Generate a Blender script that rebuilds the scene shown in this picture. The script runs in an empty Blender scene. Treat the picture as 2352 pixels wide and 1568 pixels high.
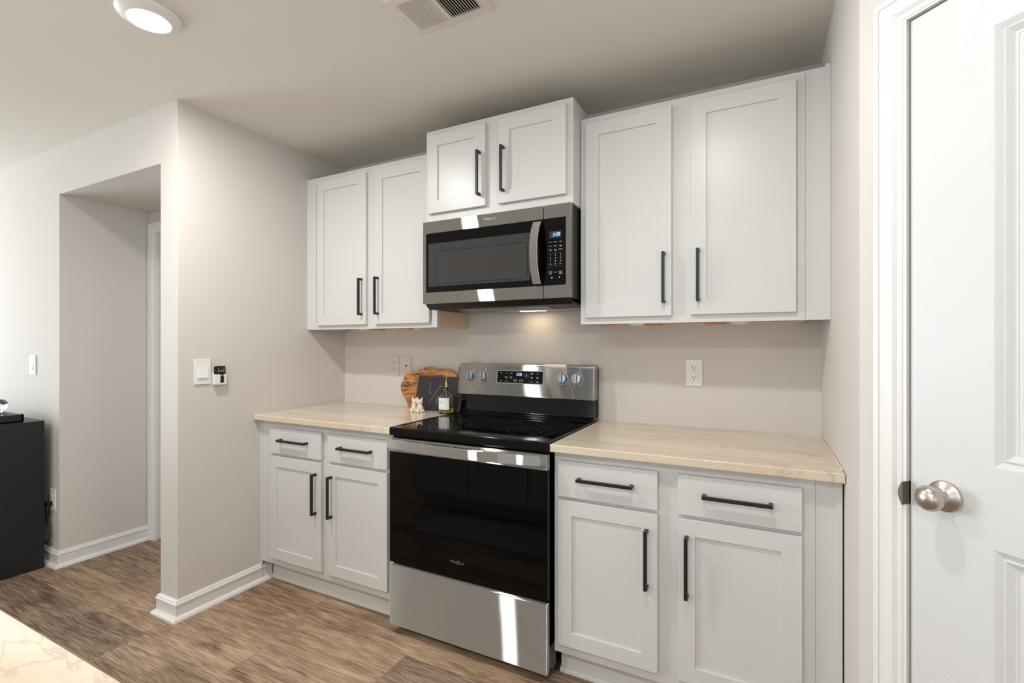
import bpy, bmesh, math, random
from mathutils import Vector, Matrix
random.seed(7)
PI = math.pi
SC = bpy.context.scene
COL = SC.collection

# ------------------------------------------------------------------ camera, world, exposure
cd = bpy.data.cameras.new('camera')
cd.sensor_width = 36.0
cd.lens = 36.0 * 1113.86 / 2352.0
cd.shift_y = 7.3 / 2352.0
cd.clip_start = 0.02
cam = bpy.data.objects.new('camera', cd)
cam.location = (2.4325, -2.3412, 1.2891)
cam.rotation_euler = (PI / 2, 0, math.radians(27.07))
COL.objects.link(cam)
SC.camera = cam

w = bpy.data.worlds.new('sky')
SC.world = w
w.use_nodes = True
w.node_tree.nodes['Background'].inputs[0].default_value = (0.80, 0.90, 1.0, 1)
w.node_tree.nodes['Background'].inputs[1].default_value = 1.0

SC.view_settings.view_transform = 'Standard'
SC.view_settings.look = 'None'
SC.view_settings.gamma = 1.0
SC.view_settings.use_curve_mapping = False
SC.view_settings.exposure = 0.43

LAMP_STRENGTH = 345.0          # LED ceiling discs
HOOD_STRENGTH = 12.5          # bulb strip under the microwave


def area(name, loc, size, power, color, direction):
    l = bpy.data.lights.new(name, 'AREA')
    l.shape = 'RECTANGLE'
    l.size, l.size_y = size
    l.energy = power
    l.color = color
    o = bpy.data.objects.new(name, l)
    o.location = loc
    o.rotation_euler = Vector(direction).to_track_quat('-Z', 'Y').to_euler()
    COL.objects.link(o)
    return o


# daylight entering by the openings of the rear and far-left walls
area('daylight_rear', (0.75, -6.02, 1.15), (1.8, 1.9), 14, (0.86, 0.94, 1.0), (0, 1, 0))
area('daylight_left', (-5.02, -2.7, 1.25), (2.2, 1.9), 150, (0.86, 0.94, 1.0), (1, 0, 0.5))
area('added_fill_side', (3.34, -4.3, 1.3), (2.2, 1.7), 9, (0.9, 0.95, 1.0), (-1, 0.25, 0))  # unseen fill light, added at the side to balance the room


# ------------------------------------------------------------------ materials
def new_mat(name):
    m = bpy.data.materials.new(name)
    m.use_nodes = True
    nt = m.node_tree
    return m, nt, nt.nodes['Principled BSDF']


def lin(c):
    c = c / 255.0
    return c / 12.92 if c <= 0.04045 else ((c + 0.055) / 1.055) ** 2.4


def rgb(r, g, b):
    return (lin(r), lin(g), lin(b), 1)


def plain(name, col, rough=0.5, metal=0.0, var=0.03, scale=9.0, bump=0.0, bscale=250.0, **kw):
    m, nt, p = new_mat(name)
    tc = nt.nodes.new('ShaderNodeTexCoord')
    nz = nt.nodes.new('ShaderNodeTexNoise')
    nz.inputs['Scale'].default_value = scale
    nz.inputs['Detail'].default_value = 3
    nt.links.new(tc.outputs['Object'], nz.inputs['Vector'])
    mx = nt.nodes.new('ShaderNodeMix')
    mx.data_type = 'RGBA'
    mx.inputs['A'].default_value = tuple(c * (1 - var) for c in col[:3]) + (1,)
    mx.inputs['B'].default_value = tuple(min(1, c * (1 + var)) for c in col[:3]) + (1,)
    nt.links.new(nz.outputs['Fac'], mx.inputs['Factor'])
    nt.links.new(mx.outputs['Result'], p.inputs['Base Color'])
    p.inputs['Roughness'].default_value = rough
    p.inputs['Metallic'].default_value = metal
    for k, v in kw.items():
        p.inputs[k].default_value = v
    if bump > 0:
        n2 = nt.nodes.new('ShaderNodeTexNoise')
        n2.inputs['Scale'].default_value = bscale
        n2.inputs['Detail'].default_value = 2
        nt.links.new(tc.outputs['Object'], n2.inputs['Vector'])
        b = nt.nodes.new('ShaderNodeBump')
        b.inputs['Strength'].default_value = bump
        b.inputs['Distance'].default_value = 0.002
        nt.links.new(n2.outputs['Fac'], b.inputs['Height'])
        nt.links.new(b.outputs['Normal'], p.inputs['Normal'])
    return m


def emissive(name, col, strength, base=(0.8, 0.8, 0.8, 1)):
    m, nt, p = new_mat(name)
    p.inputs['Base Color'].default_value = base
    p.inputs['Emission Color'].default_value = col
    p.inputs['Emission Strength'].default_value = strength
    return m


def steel(name, col, rough, along='x'):
    """brushed stainless: fine streaks along x, highlight smeared across them"""
    m, nt, p = new_mat(name)
    tc = nt.nodes.new('ShaderNodeTexCoord')
    mp = nt.nodes.new('ShaderNodeMapping')
    mp.inputs['Scale'].default_value = (3.0, 120.0, 900.0) if along == 'x' else (900.0, 120.0, 3.0)
    nt.links.new(tc.outputs['Object'], mp.inputs['Vector'])
    nz = nt.nodes.new('ShaderNodeTexNoise')
    nz.inputs['Scale'].default_value = 1.0
    nz.inputs['Detail'].default_value = 2
    nt.links.new(mp.outputs['Vector'], nz.inputs['Vector'])
    sm = nt.nodes.new('ShaderNodeTexNoise')
    sm.inputs['Scale'].default_value = 7.0
    sm.inputs['Detail'].default_value = 4
    nt.links.new(tc.outputs['Object'], sm.inputs['Vector'])
    mx = nt.nodes.new('ShaderNodeMix')
    mx.data_type = 'RGBA'
    mx.inputs['A'].default_value = tuple(c * 0.94 for c in col[:3]) + (1,)
    mx.inputs['B'].default_value = tuple(min(1, c * 1.05) for c in col[:3]) + (1,)
    nt.links.new(nz.outputs['Fac'], mx.inputs['Factor'])
    gl = nt.nodes.new('ShaderNodeBsdfAnisotropic')
    gl.distribution = 'BECKMANN'
    nt.links.new(mx.outputs['Result'], gl.inputs['Color'])
    mr = nt.nodes.new('ShaderNodeMapRange')
    mr.inputs['From Min'].default_value = 0.3
    mr.inputs['From Max'].default_value = 0.7
    mr.inputs['To Min'].default_value = rough * 0.92
    mr.inputs['To Max'].default_value = rough * 1.10
    nt.links.new(sm.outputs['Fac'], mr.inputs['Value'])
    nt.links.new(mr.outputs['Result'], gl.inputs['Roughness'])
    gl.inputs['Anisotropy'].default_value = 0.97
    gl.inputs['Rotation'].default_value = 0.0
    tg = nt.nodes.new('ShaderNodeTangent')
    tg.direction_type = 'UV_MAP'
    tg.uv_map = 'UVMap'
    nt.links.new(tg.outputs['Tangent'], gl.inputs['Tangent'])
    out = [n for n in nt.nodes if n.bl_idname == 'ShaderNodeOutputMaterial'][0]
    nt.links.new(gl.outputs[0], out.inputs['Surface'])
    nt.nodes.remove(p)
    return m


def floor_mat():
    m, nt, p = new_mat('wood_plank_vinyl')
    N, L = nt.nodes.new, nt.links.new

    def math_(op, a, b=None):
        n = N('ShaderNodeMath')
        n.operation = op
        for i, v in enumerate((a, b)):
            if v is None:
                continue
            if isinstance(v, (int, float)):
                n.inputs[i].default_value = v
            else:
                L(v, n.inputs[i])
        return n.outputs[0]
    tc = N('ShaderNodeTexCoord')
    sp = N('ShaderNodeSeparateXYZ')
    L(tc.outputs['Object'], sp.inputs[0])
    X, Y = sp.outputs[0], sp.outputs[1]
    W, LEN = 0.2043, 1.22
    v = math_('DIVIDE', math_('ADD', Y, 0.750 + 40 * W), W)
    row = math_('FLOOR', v)
    fv = math_('SUBTRACT', v, row)
    u = math_('DIVIDE', math_('SUBTRACT', math_('ADD', X, 40.26), math_('ADD', math_('MULTIPLY', math_('SUBTRACT', row, 37.0), 0.565), 1.215)), LEN)
    pl = math_('FLOOR', u)
    fu = math_('SUBTRACT', u, pl)
    cb = N('ShaderNodeCombineXYZ')
    L(row, cb.inputs[0])
    L(pl, cb.inputs[1])
    wn2 = N('ShaderNodeTexWhiteNoise')
    wn2.noise_dimensions = '2D'
    L(cb.outputs[0], wn2.inputs['Vector'])
    rnd = wn2.outputs['Value']
    # grain
    off = N('ShaderNodeVectorMath')
    off.operation = 'MULTIPLY_ADD'
    L(wn2.outputs['Color'], off.inputs[0])
    off.inputs[1].default_value = (7, 5, 9)
    L(tc.outputs['Object'], off.inputs[2])
    mp = N('ShaderNodeMapping')
    mp.inputs['Scale'].default_value = (1.6, 11.0, 1.0)
    L(off.outputs[0], mp.inputs[0])
    n1 = N('ShaderNodeTexNoise')
    n1.inputs['Scale'].default_value = 1.7
    n1.inputs['Detail'].default_value = 7
    n1.inputs['Roughness'].default_value = 0.62
    n1.inputs['Distortion'].default_value = 0.8
    L(mp.outputs[0], n1.inputs['Vector'])
    mp2 = N('ShaderNodeMapping')
    mp2.inputs['Scale'].default_value = (6.0, 130.0, 1.0)
    L(off.outputs[0], mp2.inputs[0])
    n2 = N('ShaderNodeTexNoise')
    n2.inputs['Scale'].default_value = 1.6
    n2.inputs['Detail'].default_value = 4
    n2.inputs['Distortion'].default_value = 0.5
    L(mp2.outputs[0], n2.inputs['Vector'])
    n3 = N('ShaderNodeTexNoise')
    n3.inputs['Scale'].default_value = 2.6
    n3.inputs['Detail'].default_value = 3
    L(off.outputs[0], n3.inputs['Vector'])
    mix = math_('ADD', math_('MULTIPLY', n1.outputs['Fac'], 0.40),
                math_('ADD', math_('MULTIPLY', n2.outputs['Fac'], 0.42), math_('MULTIPLY', n3.outputs['Fac'], 0.18)))
    val = math_('ADD', mix, math_('MULTIPLY', math_('SUBTRACT', rnd, 0.5), 0.09))
    cr = N('ShaderNodeValToRGB')
    e = cr.color_ramp.elements
    e[0].position, e[0].color = 0.36, rgb(80, 63, 48)
    e[1].position, e[1].color = 0.66, rgb(196, 169, 141)
    k = e.new(0.47)
    k.color = rgb(132, 106, 82)
    k = e.new(0.55)
    k.color = rgb(166, 138, 110)
    L(val, cr.inputs[0])
    # grey-brown tint by plank
    hs = N('ShaderNodeHueSaturation')
    L(cr.outputs[0], hs.inputs['Color'])
    wn3 = math_('MULTIPLY_ADD', rnd, 0.22)
    hs.inputs['Saturation'].default_value = 0.95
    nt.nodes[-1].inputs[2].default_value = 0.76 if nt.nodes[-1].bl_idname == 'ShaderNodeMath' else 0
    L(wn3, hs.inputs['Saturation'])
    # joints
    ev = math_('MINIMUM', fv, math_('SUBTRACT', 1.0, fv))
    eu = math_('MINIMUM', fu, math_('SUBTRACT', 1.0, fu))
    jv = math_('LESS_THAN', math_('MULTIPLY', ev, W), 0.0011)
    ju = math_('LESS_THAN', math_('MULTIPLY', eu, LEN), 0.0011)
    j = math_('MULTIPLY', math_('MAXIMUM', jv, ju), 0.45)
    mx = N('ShaderNodeMix')
    mx.data_type = 'RGBA'
    L(j, mx.inputs['Factor'])
    L(hs.outputs[0], mx.inputs['A'])
    mx.inputs['B'].default_value = rgb(48, 38, 30)
    L(mx.outputs['Result'], p.inputs['Base Color'])
    p.inputs['Roughness'].default_value = 0.52
    p.inputs['Specular IOR Level'].default_value = 0.3
    b = N('ShaderNodeBump')
    b.inputs['Strength'].default_value = 0.12
    b.inputs['Distance'].default_value = 0.002
    L(mix, b.inputs['Height'])
    L(b.outputs['Normal'], p.inputs['Normal'])
    return m


def stone_mat():
    m, nt, p = new_mat('beige_quartzite')
    N, L = nt.nodes.new, nt.links.new
    tc = N('ShaderNodeTexCoord')
    mp = N('ShaderNodeMapping')
    mp.inputs['Rotation'].default_value = (0, 0, math.radians(24))
    mp.inputs['Scale'].default_value = (0.8, 4.6, 2.4)
    L(tc.outputs['Object'], mp.inputs[0])
    n1 = N('ShaderNodeTexNoise')
    n1.inputs['Scale'].default_value = 1.5
    n1.inputs['Detail'].default_value = 6
    n1.inputs['Distortion'].default_value = 0.9
    L(mp.outputs[0], n1.inputs['Vector'])
    cr = N('ShaderNodeValToRGB')
    e = cr.color_ramp.elements
    e[0].position, e[0].color = 0.30, rgb(207, 189, 164)
    e[1].position, e[1].color = 0.72, rgb(230, 219, 204)
    k = e.new(0.5)
    k.color = rgb(222, 208, 189)
    L(n1.outputs['Fac'], cr.inputs[0])
    # thin veins where a second noise crosses its middle value
    mp2 = N('ShaderNodeMapping')
    mp2.inputs['Rotation'].default_value = (0, 0, math.radians(30))
    mp2.inputs['Scale'].default_value = (0.9, 5.2, 3.0)
    mp2.inputs['Location'].default_value = (3.1, 1.7, 0.4)
    L(tc.outputs['Object'], mp2.inputs[0])
    n2 = N('ShaderNodeTexNoise')
    n2.inputs['Scale'].default_value = 1.5
    n2.inputs['Detail'].default_value = 5
    n2.inputs['Distortion'].default_value = 1.3
    L(mp2.outputs[0], n2.inputs['Vector'])
    a = N('ShaderNodeMath')
    a.operation = 'SUBTRACT'
    L(n2.outputs['Fac'], a.inputs[0])
    a.inputs[1].default_value = 0.5
    ab = N('ShaderNodeMath')
    ab.operation = 'ABSOLUTE'
    L(a.outputs[0], ab.inputs[0])
    mr = N('ShaderNodeMapRange')
    mr.inputs['From Min'].default_value = 0.0
    mr.inputs['From Max'].default_value = 0.014
    mr.inputs['To Min'].default_value = 0.5
    mr.inputs['To Max'].default_value = 0.0
    L(ab.outputs[0], mr.inputs['Value'])
    n3 = N('ShaderNodeTexNoise')
    n3.inputs['Scale'].default_value = 3.0
    L(tc.outputs['Object'], n3.inputs['Vector'])
    ml = N('ShaderNodeMath')
    ml.operation = 'MULTIPLY'
    L(mr.outputs['Result'], ml.inputs[0])
    L(n3.outputs['Fac'], ml.inputs[1])
    mx = N('ShaderNodeMix')
    mx.data_type = 'RGBA'
    L(ml.outputs[0], mx.inputs['Factor'])
    L(cr.outputs[0], mx.inputs['A'])
    mx.inputs['B'].default_value = rgb(150, 112, 70)
    L(mx.outputs['Result'], p.inputs['Base Color'])
    p.inputs['Roughness'].default_value = 0.16
    return m


def olive_wood():
    m, nt, p = new_mat('olive_wood')
    N, L = nt.nodes.new, nt.links.new
    tc = N('ShaderNodeTexCoord')
    mp = N('ShaderNodeMapping')
    mp.inputs['Rotation'].default_value = (0, math.radians(6), 0)
    mp.inputs['Scale'].default_value = (4.0, 4.0, 17.0)
    L(tc.outputs['Object'], mp.inputs[0])
    n1 = N('ShaderNodeTexNoise')
    n1.inputs['Scale'].default_value = 1.6
    n1.inputs['Detail'].default_value = 8
    n1.inputs['Roughness'].default_value = 0.66
    n1.inputs['Distortion'].default_value = 1.5
    L(mp.outputs[0], n1.inputs['Vector'])
    mp2 = N('ShaderNodeMapping')
    mp2.inputs['Scale'].default_value = (12.0, 12.0, 130.0)
    L(tc.outputs['Object'], mp2.inputs[0])
    n2 = N('ShaderNodeTexNoise')
    n2.inputs['Scale'].default_value = 1.0
    n2.inputs['Detail'].default_value = 4
    n2.inputs['Distortion'].default_value = 1.2
    L(mp2.outputs[0], n2.inputs['Vector'])
    ad = N('ShaderNodeMath')
    ad.operation = 'MULTIPLY_ADD'
    L(n2.outputs['Fac'], ad.inputs[0])
    ad.inputs[1].default_value = 0.30
    L(n1.outputs['Fac'], ad.inputs[2])
    cr = N('ShaderNodeValToRGB')
    e = cr.color_ramp.elements
    e[0].position, e[0].color = 0.48, rgb(66, 42, 26)
    e[1].position, e[1].color = 0.84, rgb(206, 158, 100)
    k = e.new(0.58)
    k.color = rgb(136, 88, 48)
    k = e.new(0.68)
    k.color = rgb(182, 126, 70)
    L(ad.outputs[0], cr.inputs[0])
    L(cr.outputs[0], p.inputs['Base Color'])
    p.inputs['Roughness'].default_value = 0.45
    return m


M = {}
M['wall'] = plain('greige_wall_paint', rgb(213, 208, 202), 0.85, var=0.012, scale=3, bump=0.05, bscale=220)
M['ceiling'] = plain('ceiling_paint', rgb(226, 222, 214), 0.95, var=0.012, scale=2, bump=0.08, bscale=160)
M['trim'] = plain('white_trim_paint', rgb(229, 228, 225), 0.38, var=0.01)
M['door'] = plain('white_door_paint', rgb(213, 213, 213), 0.40, var=0.008, bump=0.03, bscale=300)
M['cab'] = plain('white_cabinet_paint', rgb(214, 214, 212), 0.33, var=0.008, scale=4)
M['rawwood'] = plain('raw_plywood', rgb(214, 160, 104), 0.6, var=0.10, scale=14)
M['maple'] = plain('maple_veneer_side', rgb(226, 200, 168), 0.5, var=0.03)
M['black'] = plain('matte_black_metal', rgb(24, 24, 25), 0.42, var=0.05)
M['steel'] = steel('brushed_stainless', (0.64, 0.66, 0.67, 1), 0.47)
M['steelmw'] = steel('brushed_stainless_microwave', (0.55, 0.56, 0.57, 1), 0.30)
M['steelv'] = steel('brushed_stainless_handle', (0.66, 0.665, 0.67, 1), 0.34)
M['chrome'] = plain('chrome', rgb(190, 190, 190), 0.18, 1.0, var=0.02)
M['knob'] = plain('metallic_knob', (0.30, 0.34, 0.37, 1), 0.32, 1.0, var=0.02)
M['glassblack'] = plain('black_glass', rgb(5, 5, 6), 0.035, var=0.02, **{'Specular IOR Level': 0.2})
M['cooktop'] = plain('ceramic_cooktop', rgb(7, 7, 8), 0.05, var=0.05, scale=60)
M['enamel'] = plain('black_enamel', rgb(6, 6, 7), 0.09, var=0.03, **{'Specular IOR Level': 0.3})
M['blackplastic'] = plain('black_plastic', rgb(20, 20, 21), 0.5, var=0.04)
M['dark'] = plain('dark_void', rgb(7, 7, 7), 0.8, var=0.03)
M['screen'] = plain('oven_window_screen', rgb(56, 55, 54), 0.14, var=0.04, scale=500)
M['screenframe'] = plain('oven_window_border', rgb(50, 55, 57), 0.12, var=0.03)
M['ring'] = plain('burner_print', rgb(52, 52, 54), 0.3, var=0.02)
M['print'] = plain('white_print', rgb(214, 214, 214), 0.5, var=0.01)
M['greyprint'] = plain('grey_print', rgb(110, 112, 116), 0.5, var=0.01)
M['darkprint'] = plain('dark_print', rgb(60, 62, 64), 0.5, var=0.01)
M['lcd'] = plain('display_window', rgb(44, 52, 56), 0.15, var=0.02)
M['blue'] = emissive('blue_digits', (0.05, 0.30, 1.0, 1), 1.15)
M['led'] = emissive('led_diffuser', (1.0, 0.985, 0.965, 1), LAMP_STRENGTH)
M['leddim'] = emissive('led_diffuser_dimmer', (1.0, 0.985, 0.965, 1), LAMP_STRENGTH * 0.53)
M['bulb'] = emissive('hood_bulb', (1.0, 0.78, 0.52, 1), HOOD_STRENGTH)
M['plastic'] = plain('white_plastic', rgb(238, 237, 233), 0.30, var=0.01)
M['ivory'] = plain('painted_plate', rgb(214, 206, 194), 0.4, var=0.01)
M['slot'] = plain('outlet_slot', rgb(25, 22, 20), 0.6, var=0.02)
M['slate'] = plain('slate_stone', rgb(44, 44, 47), 0.7, var=0.12, scale=30, bump=0.25, bscale=120)
M['engrave'] = plain('engraved_grey', rgb(122, 118, 112), 0.8, var=0.04)
M['ceramic'] = plain('cream_ceramic', rgb(236, 226, 206), 0.22, var=0.02)
M['gold'] = plain('polished_gold', (0.83, 0.60, 0.22, 1), 0.18, 1.0, var=0.02)
M['rubber'] = plain('black_stopper', rgb(18, 17, 16), 0.35, var=0.03)
M['paper'] = plain('white_label', rgb(238, 238, 238), 0.6, var=0.01)
M['nickel'] = plain('satin_nickel', (0.56, 0.50, 0.45, 1), 0.30, 1.0, var=0.02)
M['bronze'] = plain('dark_strike', (0.15, 0.13, 0.11, 1), 0.35, 1.0, var=0.02)
M['console'] = plain('black_wood_laminate', rgb(30, 31, 34), 0.42, var=0.10, scale=60)
M['traymat'] = plain('black_tray', rgb(26, 26, 28), 0.40, var=0.06)
M['cord'] = plain('black_cord', rgb(14, 14, 14), 0.4, var=0.02)
M['red'] = plain('red_button', rgb(170, 40, 44), 0.5, var=0.02)
M['green'] = plain('green_button', rgb(70, 130, 96), 0.5, var=0.02)
M['rug'] = plain('grey_rug', rgb(150, 145, 136), 0.95, var=0.15, scale=90)
M['vent'] = plain('vent_enamel', rgb(220, 214, 205), 0.5, var=0.01)
M['filter'] = plain('aluminium_filter', (0.45, 0.43, 0.40, 1), 0.4, 1.0, var=0.06, scale=200)
M['caulk'] = plain('white_caulk', rgb(226, 218, 204), 0.6, var=0.02)
M['floor'] = floor_mat()
M['stone'] = stone_mat()
M['olive'] = olive_wood()
g, nt, p = new_mat('clear_glass')
p.inputs['Base Color'].default_value = (1, 1, 1, 1)
p.inputs['Roughness'].default_value = 0.0
p.inputs['IOR'].default_value = 1.45
p.inputs['Transmission Weight'].default_value = 1.0
M['glass'] = g
g, nt, p = new_mat('olive_oil')
p.inputs['Base Color'].default_value = (0.80, 0.62, 0.06, 1)
p.inputs['Roughness'].default_value = 0.0
p.inputs['IOR'].default_value = 1.45
p.inputs['Transmission Weight'].default_value = 1.0
M['oil'] = g


# ------------------------------------------------------------------ geometry helpers
class MB:
    def __init__(self):
        self.bm = bmesh.new()

    def _bev(self, verts, bev, seg):
        if bev > 0:
            es = {e for v in verts for e in v.link_edges}
            bmesh.ops.bevel(self.bm, geom=list(es), offset=bev, segments=seg, affect='EDGES', profile=0.5)

    def box(self, x0, x1, y0, y1, z0, z1, bev=0.0, seg=2, mat=None):
        r = bmesh.ops.create_cube(self.bm, size=1.0)
        vs = r['verts']
        sx, sy, sz = x1 - x0, y1 - y0, z1 - z0
        for v in vs:
            v.co = Vector((x0 + (v.co.x + .5) * sx, y0 + (v.co.y + .5) * sy, z0 + (v.co.z + .5) * sz))
            if mat:
                v.co = mat @ v.co
        self._bev(vs, bev, seg)
        return self

    def cyl(self, a, b, r0, r1=None, n=32, caps=True):
        r1 = r0 if r1 is None else r1
        a, b = Vector(a), Vector(b)
        d = (b - a)
        q = d.to_track_quat('Z', 'Y').to_matrix().to_4x4()
        mt = Matrix.Translation((a + b) / 2) @ q
        bmesh.ops.create_cone(self.bm, cap_ends=caps, segments=n, radius1=r0, radius2=r1, depth=d.length, matrix=mt)
        return self

    def ball(self, c, r, sx=1, sy=1, sz=1, n=24, mat=None):
        mt = Matrix.Translation(c) @ (mat or Matrix.Identity(4)) @ Matrix.Diagonal((sx, sy, sz, 1))
        bmesh.ops.create_uvsphere(self.bm, u_segments=n, v_segments=max(8, n // 2), radius=r, matrix=mt)
        return self

    def lathe(self, prof, axis=None, n=40, a0=0.0, a1=2 * PI):
        """prof: list of (radius, height); revolved about local Z, then axis matrix"""
        axis = axis or Matrix.Identity(4)
        full = abs(a1 - a0 - 2 * PI) < 1e-6
        cols = n if full else n + 1
        rings = []
        for r, h in prof:
            if r < 1e-7:
                rings.append([self.bm.verts.new(axis @ Vector((0, 0, h)))])
            else:
                rings.append([self.bm.verts.new(axis @ Vector((r * math.cos(a0 + (a1 - a0) * i / n), r * math.sin(a0 + (a1 - a0) * i / n), h))) for i in range(cols)])
        for A, B in zip(rings[:-1], rings[1:]):
            for i in range(n):
                j = (i + 1) % cols if full else i + 1
                if len(A) == 1 and len(B) == 1:
                    continue
                if len(A) == 1:
                    self.bm.faces.new((A[0], B[i], B[j]))
                elif len(B) == 1:
                    self.bm.faces.new((A[i], B[0], A[j]))
                else:
                    self.bm.faces.new((A[i], B[i], B[j], A[j]))
        return self

    def prism(self, pts, d0, d1, mat=None, bev=0.0, seg=2):
        """polygon pts (u,v) in local XY, extruded along local Z from d0 to d1, then mat"""
        mat = mat or Matrix.Identity(4)
        a = [self.bm.verts.new(mat @ Vector((u, v, d0))) for u, v in pts]
        b = [self.bm.verts.new(mat @ Vector((u, v, d1))) for u, v in pts]
        n = len(pts)
        self.bm.faces.new(a[::-1])
        self.bm.faces.new(b)
        for i in range(n):
            self.bm.faces.new((a[i], a[(i + 1) % n], b[(i + 1) % n], b[i]))
        self._bev(a + b, bev, seg)
        return self

    def sweep(self, prof, path, mat=None, closed=False):
        """profile (d,z): d is offset to the LEFT of the travel direction; path in local XY, mitred"""
        mat = mat or Matrix.Identity(4)
        P = [Vector(q) for q in path]
        n = len(P)
        dirs = []
        for i in range(n if closed else n - 1):
            dirs.append((P[(i + 1) % n] - P[i]).normalized())
        rings = []
        for i in range(n):
            if closed:
                d0, d1 = dirs[i - 1], dirs[i]
            else:
                d0 = dirs[max(0, i - 1)]
                d1 = dirs[min(n - 2, i)]
            n0, n1 = Vector((-d0.y, d0.x)), Vector((-d1.y, d1.x))
            m = (n0 + n1)
            m = m / max(1e-6, m.dot(n0)) if m.length > 1e-6 else n0
            rings.append([self.bm.verts.new(mat @ Vector((P[i].x + m.x * d, P[i].y + m.y * d, z))) for d, z in prof])
        k = len(prof)
        for i in range(n if closed else n - 1):
            A, B = rings[i], rings[(i + 1) % n]
            for j in range(k):
                self.bm.faces.new((A[j], A[(j + 1) % k], B[(j + 1) % k], B[j]))
        if not closed:
            self.bm.faces.new(rings[0][::-1])
            self.bm.faces.new(rings[-1])
        return self

    def tube(self, pts, r, n=10):
        P = [Vector(q) for q in pts]
        rings = []
        up = Vector((0.3, 0.2, 1)).normalized()
        for i, c in enumerate(P):
            t = (P[min(len(P) - 1, i + 1)] - P[max(0, i - 1)]).normalized()
            s = t.cross(up).normalized()
            q = s.cross(t).normalized()
            rr = r[i] if isinstance(r, (list, tuple)) else r
            rings.append([self.bm.verts.new(c + rr * (math.cos(2 * PI * k / n) * s + math.sin(2 * PI * k / n) * q)) for k in range(n)])
        for A, B in zip(rings[:-1], rings[1:]):
            for k in range(n):
                self.bm.faces.new((A[k], A[(k + 1) % n], B[(k + 1) % n], B[k]))
        self.bm.faces.new(rings[0][::-1])
        self.bm.faces.new(rings[-1])
        return self

    def text(self, s, size, mat, depth=0.0004, font_shear=0.0, align='CENTER'):
        c = bpy.data.curves.new('t', 'FONT')
        c.body = s
        c.size = size
        c.shear = font_shear
        c.align_x = align
        c.align_y = 'CENTER'
        c.extrude = depth / 2
        c.resolution_u = 3
        o = bpy.data.objects.new('t', c)
        COL.objects.link(o)
        dg = bpy.context.evaluated_depsgraph_get()
        me = bpy.data.meshes.new_from_object(o.evaluated_get(dg))
        me.transform(mat)
        self.bm.from_mesh(me)
        bpy.data.objects.remove(o)
        bpy.data.curves.remove(c)
        bpy.data.meshes.remove(me)
        return self

    def done(self, name, mat, parent=None, org=None, smooth=True, angle=35.0):
        bm = self.bm
        bmesh.ops.recalc_face_normals(bm, faces=bm.faces)
        org = Vector(org) if org is not None else (parent_origin(parent) if parent else Vector((0, 0, 0)))
        if not parent and org.length == 0:
            xs = [v.co for v in bm.verts]
        for v in bm.verts:
            v.co -= org
        # UV by box projection so that brushed metal has a stable tangent
        uv = bm.loops.layers.uv.new('UVMap')
        for f in bm.faces:
            nx, ny, nz = abs(f.normal.x), abs(f.normal.y), abs(f.normal.z)
            for l in f.loops:
                c = l.vert.co
                l[uv].uv = (c.x, c.z) if ny >= nx and ny >= nz else ((c.x, c.y) if nz >= nx else (c.y, c.z))
        me = bpy.data.meshes.new(name)
        bm.to_mesh(me)
        bm.free()
        me.materials.append(mat)
        if smooth:
            for f in me.polygons:
                f.use_smooth = True
            me.set_sharp_from_angle(angle=math.radians(angle))
        o = bpy.data.objects.new(name, me)
        COL.objects.link(o)
        if smooth:
            wn = o.modifiers.new('flat_faces', 'WEIGHTED_NORMAL')
            wn.weight = 100
            wn.keep_sharp = True
        if parent:
            o.parent = parent
        else:
            o.location = org
        return o


def parent_origin(o):
    v = Vector((0, 0, 0))
    while o is not None:
        v += o.location
        o = o.parent
    return v


def thing(name, label, cat, loc=(0, 0, 0), group=None):
    o = bpy.data.objects.new(name, None)
    o.empty_display_size = 0.05
    o.location = loc
    COL.objects.link(o)
    o['label'] = label
    o['category'] = cat
    if group:
        o['group'] = group
    return o


def tag(o, label, cat, group=None):
    o['label'] = label
    o['category'] = cat
    if group:
        o['group'] = group
    return o


def structure(o, label=None):
    o['kind'] = 'structure'
    if label:
        o['label'] = label
    return o


def rrect(x0, x1, y0, y1, r, n=6):
    pts = []
    for cx, cy, a in ((x1 - r, y1 - r, 0), (x0 + r, y1 - r, 90), (x0 + r, y0 + r, 180), (x1 - r, y0 + r, 270)):
        for i in range(n + 1):
            t = math.radians(a + 90 * i / n)
            pts.append((cx + r * math.cos(t), cy + r * math.sin(t)))
    return pts


# maps local (u, v, d) to the world: u along +x, v up, d towards -y, at plane y
def front(y):
    return Matrix(((1, 0, 0, 0), (0, 0, -1, y), (0, 1, 0, 0), (0, 0, 0, 1)))


def copy_tree(o, loc, rotz=None):
    c = o.copy()
    COL.objects.link(c)
    c.location = loc
    if rotz is not None:
        c.rotation_euler = (0, 0, rotz)
    for ch in list(o.children):
        k = ch.copy()
        COL.objects.link(k)
        k.parent = c
        for g2 in list(ch.children):
            j = g2.copy()
            COL.objects.link(j)
            j.parent = k
    return c


# ------------------------------------------------------------------ the room
H = 2.44
XR = 2.656
YC = -1.03
PC = Vector((XR, -0.8544))            # corner where the pantry wall turns 45 degrees
S2 = math.sqrt(0.5)
PD = Vector((S2, -S2))
PLEN = 0.95
PE = PC + PD * PLEN

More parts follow.
